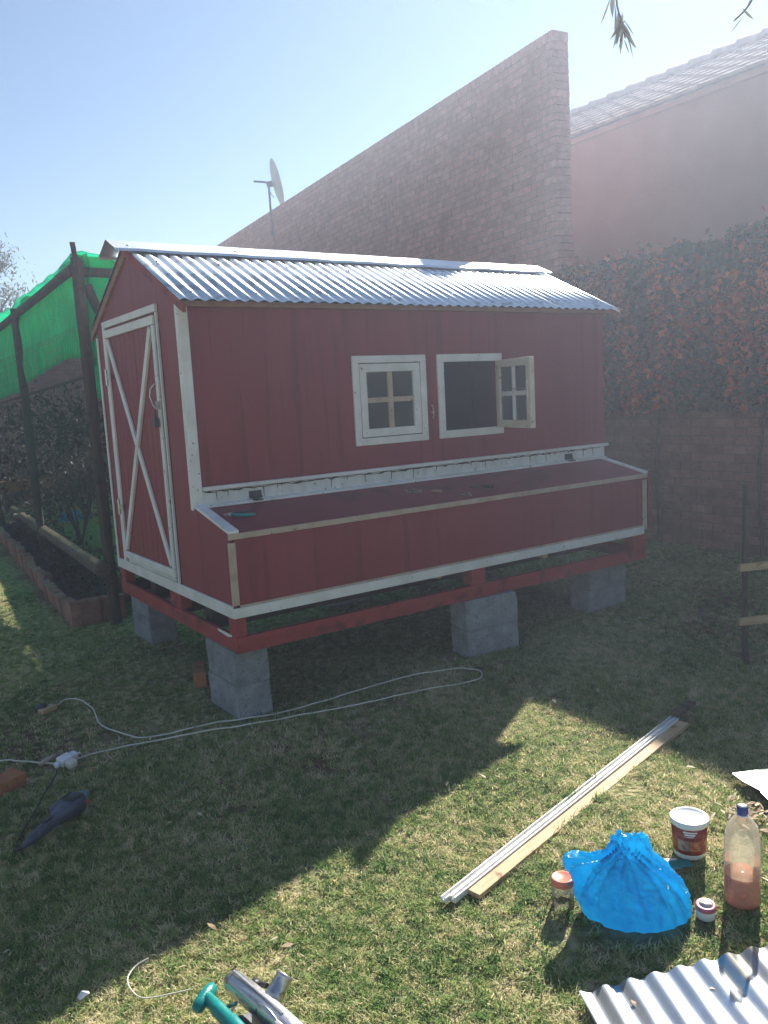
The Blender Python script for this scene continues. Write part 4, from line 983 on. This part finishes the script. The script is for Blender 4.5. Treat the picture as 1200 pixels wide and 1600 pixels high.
o = fl_.build('flat_sheet', M['zinc_flat']); o.location = (1.285, -1.955, gh(1.3, -1.96)+.03); o.rotation_euler = (0, 0, math.atan2(-.10, .20)); mm = o.modifiers.new('s', 'SOLIDIFY'); mm.thickness = .001
tag(o, 'flat folded galvanised sheet lying on the grass at the right edge', 'metal sheet')
wt = MB().lathe([(.06, 0), (.075, .01), (.085, .13), (.09, .138), (.088, .142), (.0, .135)], 32); o = wt.build('white_tub', M['white_plastic']); o.location = (2.035, -1.785, .004)
tag(o, 'white plastic tub standing on shaded grass, cut by the right edge', 'tub')

# ------------------------------------------------------------------ teal-handled saw at the bottom
ax_ = Vector((.030, -.321, 0)); 
saw = thing('power_saw', 'power saw with silver arm, round dust port and teal handle', 'power saw', (-.812, -1.745, gh(-.79, -1.7)-.012), (0, 0, math.atan2(-.321, .05)))
def rot_loft(secs, mt, nm, bev=0): return loft(secs, 20).build(nm, mt, saw)
rot_loft([(-.075, 0, .105, .006, .010), (-.070, 0, .105, .024, .026), (-.05, 0, .107, .030, .032), (.10, 0, .112, .031, .033), (.22, .0, .112, .030, .032), (.34, 0, .105, .030, .03)], M['alu'], 'arm')
MB().box(-.05, .20, -.004, .004, .144, .149).build('arm_rib', M['steel'], saw, bevel=.002)
MB().box(.20, .34, -.040, -.020, .10, .145).build('arm_bracket', M['steel'], saw, bevel=.006)
dp = MB(); Mx = Matrix.Translation((.105, .028, .118)) @ Vector((-.10, .80, .62)).to_track_quat('Z', 'Y').to_matrix().to_4x4()
dp.lathe([(.034, -.02), (.026, .03), (.0245, .062), (.0265, .064), (.0265, .072), (.0215, .0715), (.0205, .02), (.0, .018)], 32, Mx); dp.build('dust_port', M['alu'], saw)
th_ = MB(); th_.tube([(-.068, -.122, .074), (-.071, -.116, .078), (-.080, -.098, .082), (-.094, -.068, .086), (-.106, -.044, .084), (-.109, -.038, .080)], [.010, .018, .0205, .0205, .018, .010], 18)
th_.tube(smooth([(-.088, -.078, .082), (-.060, -.076, .086), (-.02, -.080, .088), (.06, -.083, .086), (.16, -.085, .08), (.24, -.088, .07)], 4), [.019]*4+[.018]*4+[.021]*4+[.025]*4+[.027]*5, 18)
th_.build('handle', M['teal'], saw)
MB().box(.03, .34, -.075, -.030, .03, .075).build('motor_housing', M['dark_blue'], saw, bevel=.012)
MB().lathe([(.0, 0), (.085, 0), (.085, .004), (.0, .004)], 48, Matrix.Translation((.16, -.022, .07)) @ Matrix.Rotation(rad(90), 4, 'X')).build('blade', M['steel'], saw)
MB().box(-.02, .36, -.09, .07, .006, .016).build('base_plate', M['alu'], saw, bevel=.004)
MB().tube([(-.03, -.05, .02), (-.01, -.052, .08), (.02, -.04, .10)], .007, 8).tube([(-.035, -.035, .02), (-.015, -.03, .06), (.0, -.02, .09)], .005, 8).build('spring_arm', M['steel'], saw)
MB().lathe([(.014, 0), (.016, .006), (.016, .022), (.0, .026)], 18, Matrix.Translation((.01, .035, .10))).tube([(.0, .04, .11), (.05, .05, .12)], .008, 8).build('knob', M['black'], saw)
wp = smooth([(-.955, -1.30, 0), (-1.0, -1.305, 0), (-1.04, -1.345, 0), (-1.045, -1.41, 0), (-1.025, -1.465, 0), (-.96, -1.505, 0), (-.90, -1.535, 0)], 6)
o = MB().tube(on_lawn([(p.x, p.y) for p in wp], .0025, .02), .0024, 6).build('wire_offcut', M['cord']); tag(o, 'thin cream wire offcut curled on the sunlit grass left of the saw', 'wire')

sc2 = MB(); sc2.add([(-.016, -.012, .004), (.015, -.010, .012), (.018, .011, .006), (-.004, .014, .016), (-.018, .008, .004), (0, 0, .020)], [(0, 1, 5), (1, 2, 5), (2, 3, 5), (3, 4, 5), (4, 0, 5)])
o = sc2.build('paper_scrap', M['paper']); o.location = (-1.171, -1.324, gh(-1.171, -1.324)+.022); tag(o, 'tiny crumpled white paper scrap at the shadow edge left of the wire', 'paper scrap')

# ------------------------------------------------------------------ small things on the nest box lid
def on_lid(x, y, dz=.0): return Vector((x, y, lz(y)-.0098*x+dz))
pl = thing('pliers', 'pliers with teal grips lying on the nest box lid', 'pliers', on_lid(.17, .20, .002), (math.atan(ls), 0, rad(-28)))
MB().tube([(-.045, .01, .010), (-.01, -.012, .013), (.04, -.024, .013), (.085, -.018, .012)], [.008, .010, .010, .007], 10).build('grip', M['teal'], pl)
MB().tube([(-.040, .022, .010), (-.01, .028, .012), (.03, .040, .011), (.07, .052, .010)], [.006, .007, .007, .005], 10).build('grip', M['dark_iron'], pl)
MB().lathe([(.0, 0), (.014, .001), (.014, .014), (.0, .015)], 18, Matrix.Translation((-.052, .016, 0))).box(-.088, -.052, .006, .026, .003, .012).build('jaw', M['steel'], pl)
b = MB(); vs = [(-.05+.10*i/7, -.035+.07*j/5, .006+.012*noise.noise(Vector((i*.8, j*.8, 7)))) for j in range(6) for i in range(8)]
b.add(vs, [(j*8+i, j*8+i+1, (j+1)*8+i+1, (j+1)*8+i) for j in range(5) for i in range(7)], False)
o = b.build('plastic_scrap', M['bottle']); o.location = on_lid(1.33, .215, .003); o.rotation_euler = (math.atan(ls), 0, -.4); tag(o, 'crumpled clear plastic scrap on the nest box lid', 'scrap')
o = MB().tube([(-.035, 0, .012), (.035, 0, .012)], [.010, .011], 12).build('dowel', M['barge']); o.location = on_lid(1.46, .145, .002); o.rotation_euler = (0, 0, rad(-58)); tag(o, 'stubby brown dowel on the nest box lid below the first window', 'dowel')
cz_ = thing('chisel', 'thin dark chisel lying on the lid below the open window', 'chisel', on_lid(1.81, .12, .003), (0, 0, rad(-48)))
MB().tube([(-.01, 0, .012), (.02, 0, .013), (.07, 0, .012)], [.008, .012, .010], 12).build('handle', M['black'], cz_)
MB().box(-.085, -.012, -.006, .006, .008, .012).build('blade', M['dark_iron'], cz_)
random.seed(9)
SCR = ['leftmost bright screw in the small heap on the nest box lid', 'rightmost bright screw in the small heap on the nest box lid', 'bright screw nearest the lid lip in the small heap']
for i in range(3):
    o = MB().tube([(0, 0, .004), (.016, 0, .004)], [.0022, .0016], 6).lathe([(.0, 0), (.005, 0), (.005, .002), (0, .002)], 10, Matrix.Translation((0, 0, .004)) @ Matrix.Rotation(rad(-90), 4, 'Y')).build('screw', M['steel'])
    o.location = on_lid((1.60, 1.655, 1.63)[i], (.055, .06, .025)[i], .001); o.rotation_euler = (0, 0, random.uniform(0, 6)); tag(o, SCR[i], 'screw', 'loose screws on the lid')

# ------------------------------------------------------------------ hanging twigs from a branch above the frame
def twig(base, lead, label, seed, nl, length):
    rr = random.Random(seed); t = thing('tree_branch', label, 'branch', base)
    b = Vector(base); pts = [Vector(p)-b for p in lead]
    MB().tube(smooth(pts, 5), [.006]*1+[.004]*(len(smooth(pts, 5))-2)+[.0012], 6).build('stem', M['bark'], t)
    sp = smooth(pts, 8)
    for k in range(nl):
        i = int(len(sp)*(.56+.43*k/nl)); p = sp[min(i, len(sp)-1)]+Vector((rr.uniform(-.02, .02), rr.uniform(-.02, .02), 0))
        d = Vector((rr.uniform(-1, 1)*.75, rr.uniform(-1, 1)*.75, -1)).normalized()
        L0 = length*rr.uniform(.7, 1.25); w = L0*.085; sdv = d.cross(Vector((rr.uniform(-1, 1), rr.uniform(-1, 1), .1))).normalized()
        cv = Vector((rr.uniform(-.2, .2), rr.uniform(-.2, .2), 0))*L0
        q = []
        for f_, ww in ((0, .1), (.25, .8), (.5, 1), (.75, .7), (1, .02)):
            c_ = p+d*L0*f_+cv*f_*f_; q += [c_-sdv*w*ww, c_+sdv*w*ww]
        lf = MB(); lf.add(q, [(2*j, 2*j+1, 2*j+3, 2*j+2) for j in range(4)], True); lf.build('leaf', M['twigleaf'], t)
twig((2.2, -1.2, 4.3), [(2.2, -1.2, 4.3), (1.7, -1.3, 3.8), (1.37, -1.40, 3.40), (1.325, -1.41, 3.22), (1.335, -1.43, 3.12), (1.34, -1.44, 3.06)], 'drooping twig of narrow leaves hanging into the sky right of the tall wall', 3, 20, .105)
twig((2.6, -1.9, 4.2), [(2.6, -1.9, 4.2), (2.1, -1.8, 3.7), (1.84, -1.75, 3.30), (1.78, -1.72, 3.17), (1.71, -1.69, 3.10)], 'thin bare twig end poking in at the top right corner', 5, 4, .06)

# ------------------------------------------------------------------ lawn: grass tufts, dry leaves
protos = bpy.data.collections.new('tuft_shapes')
rg = random.Random(31)
for k in range(7):
    b = MB(); nbl = 15
    for i in range(nbl):
        a_ = rg.uniform(0, 6.28); r0 = rg.uniform(0, .022); bx, by = math.cos(a_)*r0, math.sin(a_)*r0
        az = rg.uniform(0, 6.28); ln = rg.uniform(.014, .032); lean = rg.uniform(.7, 1.7); w = rg.uniform(.0013, .0024)
        dx, dy = math.cos(az), math.sin(az); sx_, sy_ = -dy*w, dx*w
        p = [(bx, by, -.004)]; ca = 0
        for s_ in range(1, 4):
            el = math.pi/2-lean*s_/3*1.1; p.append((p[-1][0]+dx*math.cos(el)*ln/3, p[-1][1]+dy*math.cos(el)*ln/3, p[-1][2]+math.sin(el)*ln/3))
        vs = []
        for j, (x, y, z) in enumerate(p):
            t = 1-.9*(j/3)**1.5; vs += [(x-sx_*t, y-sy_*t, z), (x+sx_*t, y+sy_*t, z)]
        b.add(vs, [(2*j, 2*j+1, 2*j+3, 2*j+2) for j in range(3)], False)
    o = bpy.data.objects.new('grass_tuft', b.mesh('grass_tuft', M['grass'])); protos.objects.link(o)
rng = np.random.default_rng(5)
def inside_bed(x, y): return (x > -.18) & (x < .9) & (y > 2.78)
P_ = []; 
def scatter(x0, x1, y0, y1, dens, test=None):
    n = int((x1-x0)*(y1-y0)*dens); x = rng.uniform(x0, x1, n); y = rng.uniform(y0, y1, n)
    keep = ~inside_bed(x, y)
    if test is not None: keep &= test(x, y)
    return x[keep], y[keep]
near = scatter(-2.6, 2.6, -3.2, .0, 4200)
mid = scatter(-2.6, 5.1, .0, 3.2, 1700); mid2 = scatter(2.6, 5.1, -3.2, .0, 1500)
far = scatter(-3.0, .6, 3.2, 9.5, 900)
X = np.concatenate([a_[0] for a_ in (near, mid, mid2, far)]); Y = np.concatenate([a_[1] for a_ in (near, mid, mid2, far)])
keepm = np.array([noise.noise(Vector((x*1.7, y*1.7, 2)))*.9+noise.noise(Vector((x*6, y*6, 8)))*.5 > -.42+rng.uniform(-.25, .25)-(0 if y < .3 or x < .3 else -.25) for x, y in zip(X, Y)])
X, Y = X[keepm], Y[keepm]
def clear_rect(cx, cy, ang, x0, x1, y0, y1):
    global X, Y
    dx, dy = X-cx, Y-cy; c_, s_ = math.cos(ang), math.sin(ang); u_, v_ = dx*c_+dy*s_, -dx*s_+dy*c_
    k = ~((u_ > x0) & (u_ < x1) & (v_ > y0) & (v_ < y1)); X, Y = X[k], Y[k]
def clear_disc(cx, cy, r):
    global X, Y
    k = np.hypot(X-cx, Y-cy) > r; X, Y = X[k], Y[k]
clear_rect(-.060, -2.355, ang, .01, .83, -1.5, -.02)
clear_rect(1.285, -1.955, math.atan2(-.10, .20), .02, 1.5, -.41, -.01)
clear_rect(A0.x, A0.y, math.atan2(dd.y, dd.x), -.0, 1.86, -.03, .03)
clear_rect(.012, -1.817, math.atan2(.312, 1.588), .0, 1.61, -.028, .028)
for c_ in ((.335, -2.235, .14), (.19, -2.035, .04), (.715, -2.165, .062), (.615, -2.43, .055), (.478, -2.392, .034), (.60, -2.18, .07), (-.86, .145, .05), (-.765, .955, .05),
           (-1.0, -.35, .05), (-.93, -.29, .06), (-1.06, -.40, .03), (-1.135, .115, .08), (-.78, -1.70, .06), (-.77, -1.80, .07), (-.76, -1.9, .07), (2.035, -1.785, .09)): clear_disc(*c_)
Z = np.array([gh(x, y)+.012*noise.noise(Vector((x*2.3, y*2.3, 0))) for x, y in zip(X, Y)])
me = bpy.data.meshes.new('grass'); me.from_pydata(list(zip(X.tolist(), Y.tolist(), Z.tolist())), [], []); 
grass = bpy.data.objects.new('grass', me); COL.objects.link(grass); tag(grass, 'short patchy green and straw-coloured lawn grass', 'grass', kind='stuff')
ng = bpy.data.node_groups.new('scatter_tufts', 'GeometryNodeTree')
ng.interface.new_socket('Geometry', in_out='INPUT', socket_type='NodeSocketGeometry'); ng.interface.new_socket('Geometry', in_out='OUTPUT', socket_type='NodeSocketGeometry')
gi = ng.nodes.new('NodeGroupInput'); go = ng.nodes.new('NodeGroupOutput')
ci = ng.nodes.new('GeometryNodeCollectionInfo'); ci.inputs['Collection'].default_value = protos; ci.inputs['Separate Children'].default_value = True
ip = ng.nodes.new('GeometryNodeInstanceOnPoints'); ip.inputs['Pick Instance'].default_value = True
rv = ng.nodes.new('FunctionNodeRandomValue'); rv.data_type = 'FLOAT_VECTOR'; rv.inputs[0].default_value = (-.2, -.2, 0); rv.inputs[1].default_value = (.2, .2, 6.28)
rs = ng.nodes.new('FunctionNodeRandomValue'); rs.data_type = 'FLOAT'; rs.inputs[2].default_value = .4; rs.inputs[3].default_value = 1.3; rs.inputs['Seed'].default_value = 4
ng.links.new(gi.outputs[0], ip.inputs['Points']); ng.links.new(ci.outputs[0], ip.inputs['Instance'])
ng.links.new(rv.outputs[0], ip.inputs['Rotation']); ng.links.new(rs.outputs[1], ip.inputs['Scale']); ng.links.new(ip.outputs[0], go.inputs[0])
md = grass.modifiers.new('tufts', 'NODES'); md.node_group = ng

rl = random.Random(12); lf = MB()
for i in range(520):
    x = rl.uniform(-2, 4.8); y = rl.uniform(-3.0, 2.8)
    if i > 430: x = 1.03+rl.gauss(0, .05); y = -2.19+rl.gauss(0, .05)
    elif i > 360: x = rl.uniform(2.0, 5.0); y = rl.uniform(-.8, 2.0)
    s_ = rl.uniform(.009, .024); R_ = Euler((rl.uniform(-.6, .6), rl.uniform(-.6, .6), rl.uniform(0, 6.28))).to_matrix(); c_ = Vector((x, y, gh(x, y)+.026+(rl.uniform(0, .03) if i > 430 else 0)))
    lf.add([R_ @ Vector(v)*s_+c_ for v in ((-1, 0, 0), (-.3, -.32, .12), (.4, -.25, .1), (1, 0, .05), (.4, .28, .15), (-.3, .33, .1))], [(0, 1, 4, 5), (1, 2, 4), (2, 3, 4)])
tag(lf.build('dry_leaves', M['litter'], kind='stuff'), 'dry curled leaves scattered over the lawn')

# ------------------------------------------------------------------ lens-flare veil, imitated by a scattering volume
if VEIL > 0:
    m = bpy.data.materials.new('flare_veil'); m.use_nodes = True; N = m.node_tree.nodes; L = m.node_tree.links; N.remove(N['Principled BSDF'])
    pv_ = N.new('ShaderNodeVolumePrincipled'); pv_.inputs['Color'].default_value = (.70, .79, 1, 1); pv_.inputs['Density'].default_value = VEIL; pv_.inputs['Anisotropy'].default_value = VEIL_G
    L.new(pv_.outputs[0], N['Material Output'].inputs['Volume'])
    hb = MB().box(-12, 16, -8, 22, -1.3, 6.62).build('flare_veil', m, kind='stuff')  # box added for the flare veil over the upper right
    hb['label'] = 'added volume imitating the lens-flare veil towards the sun'
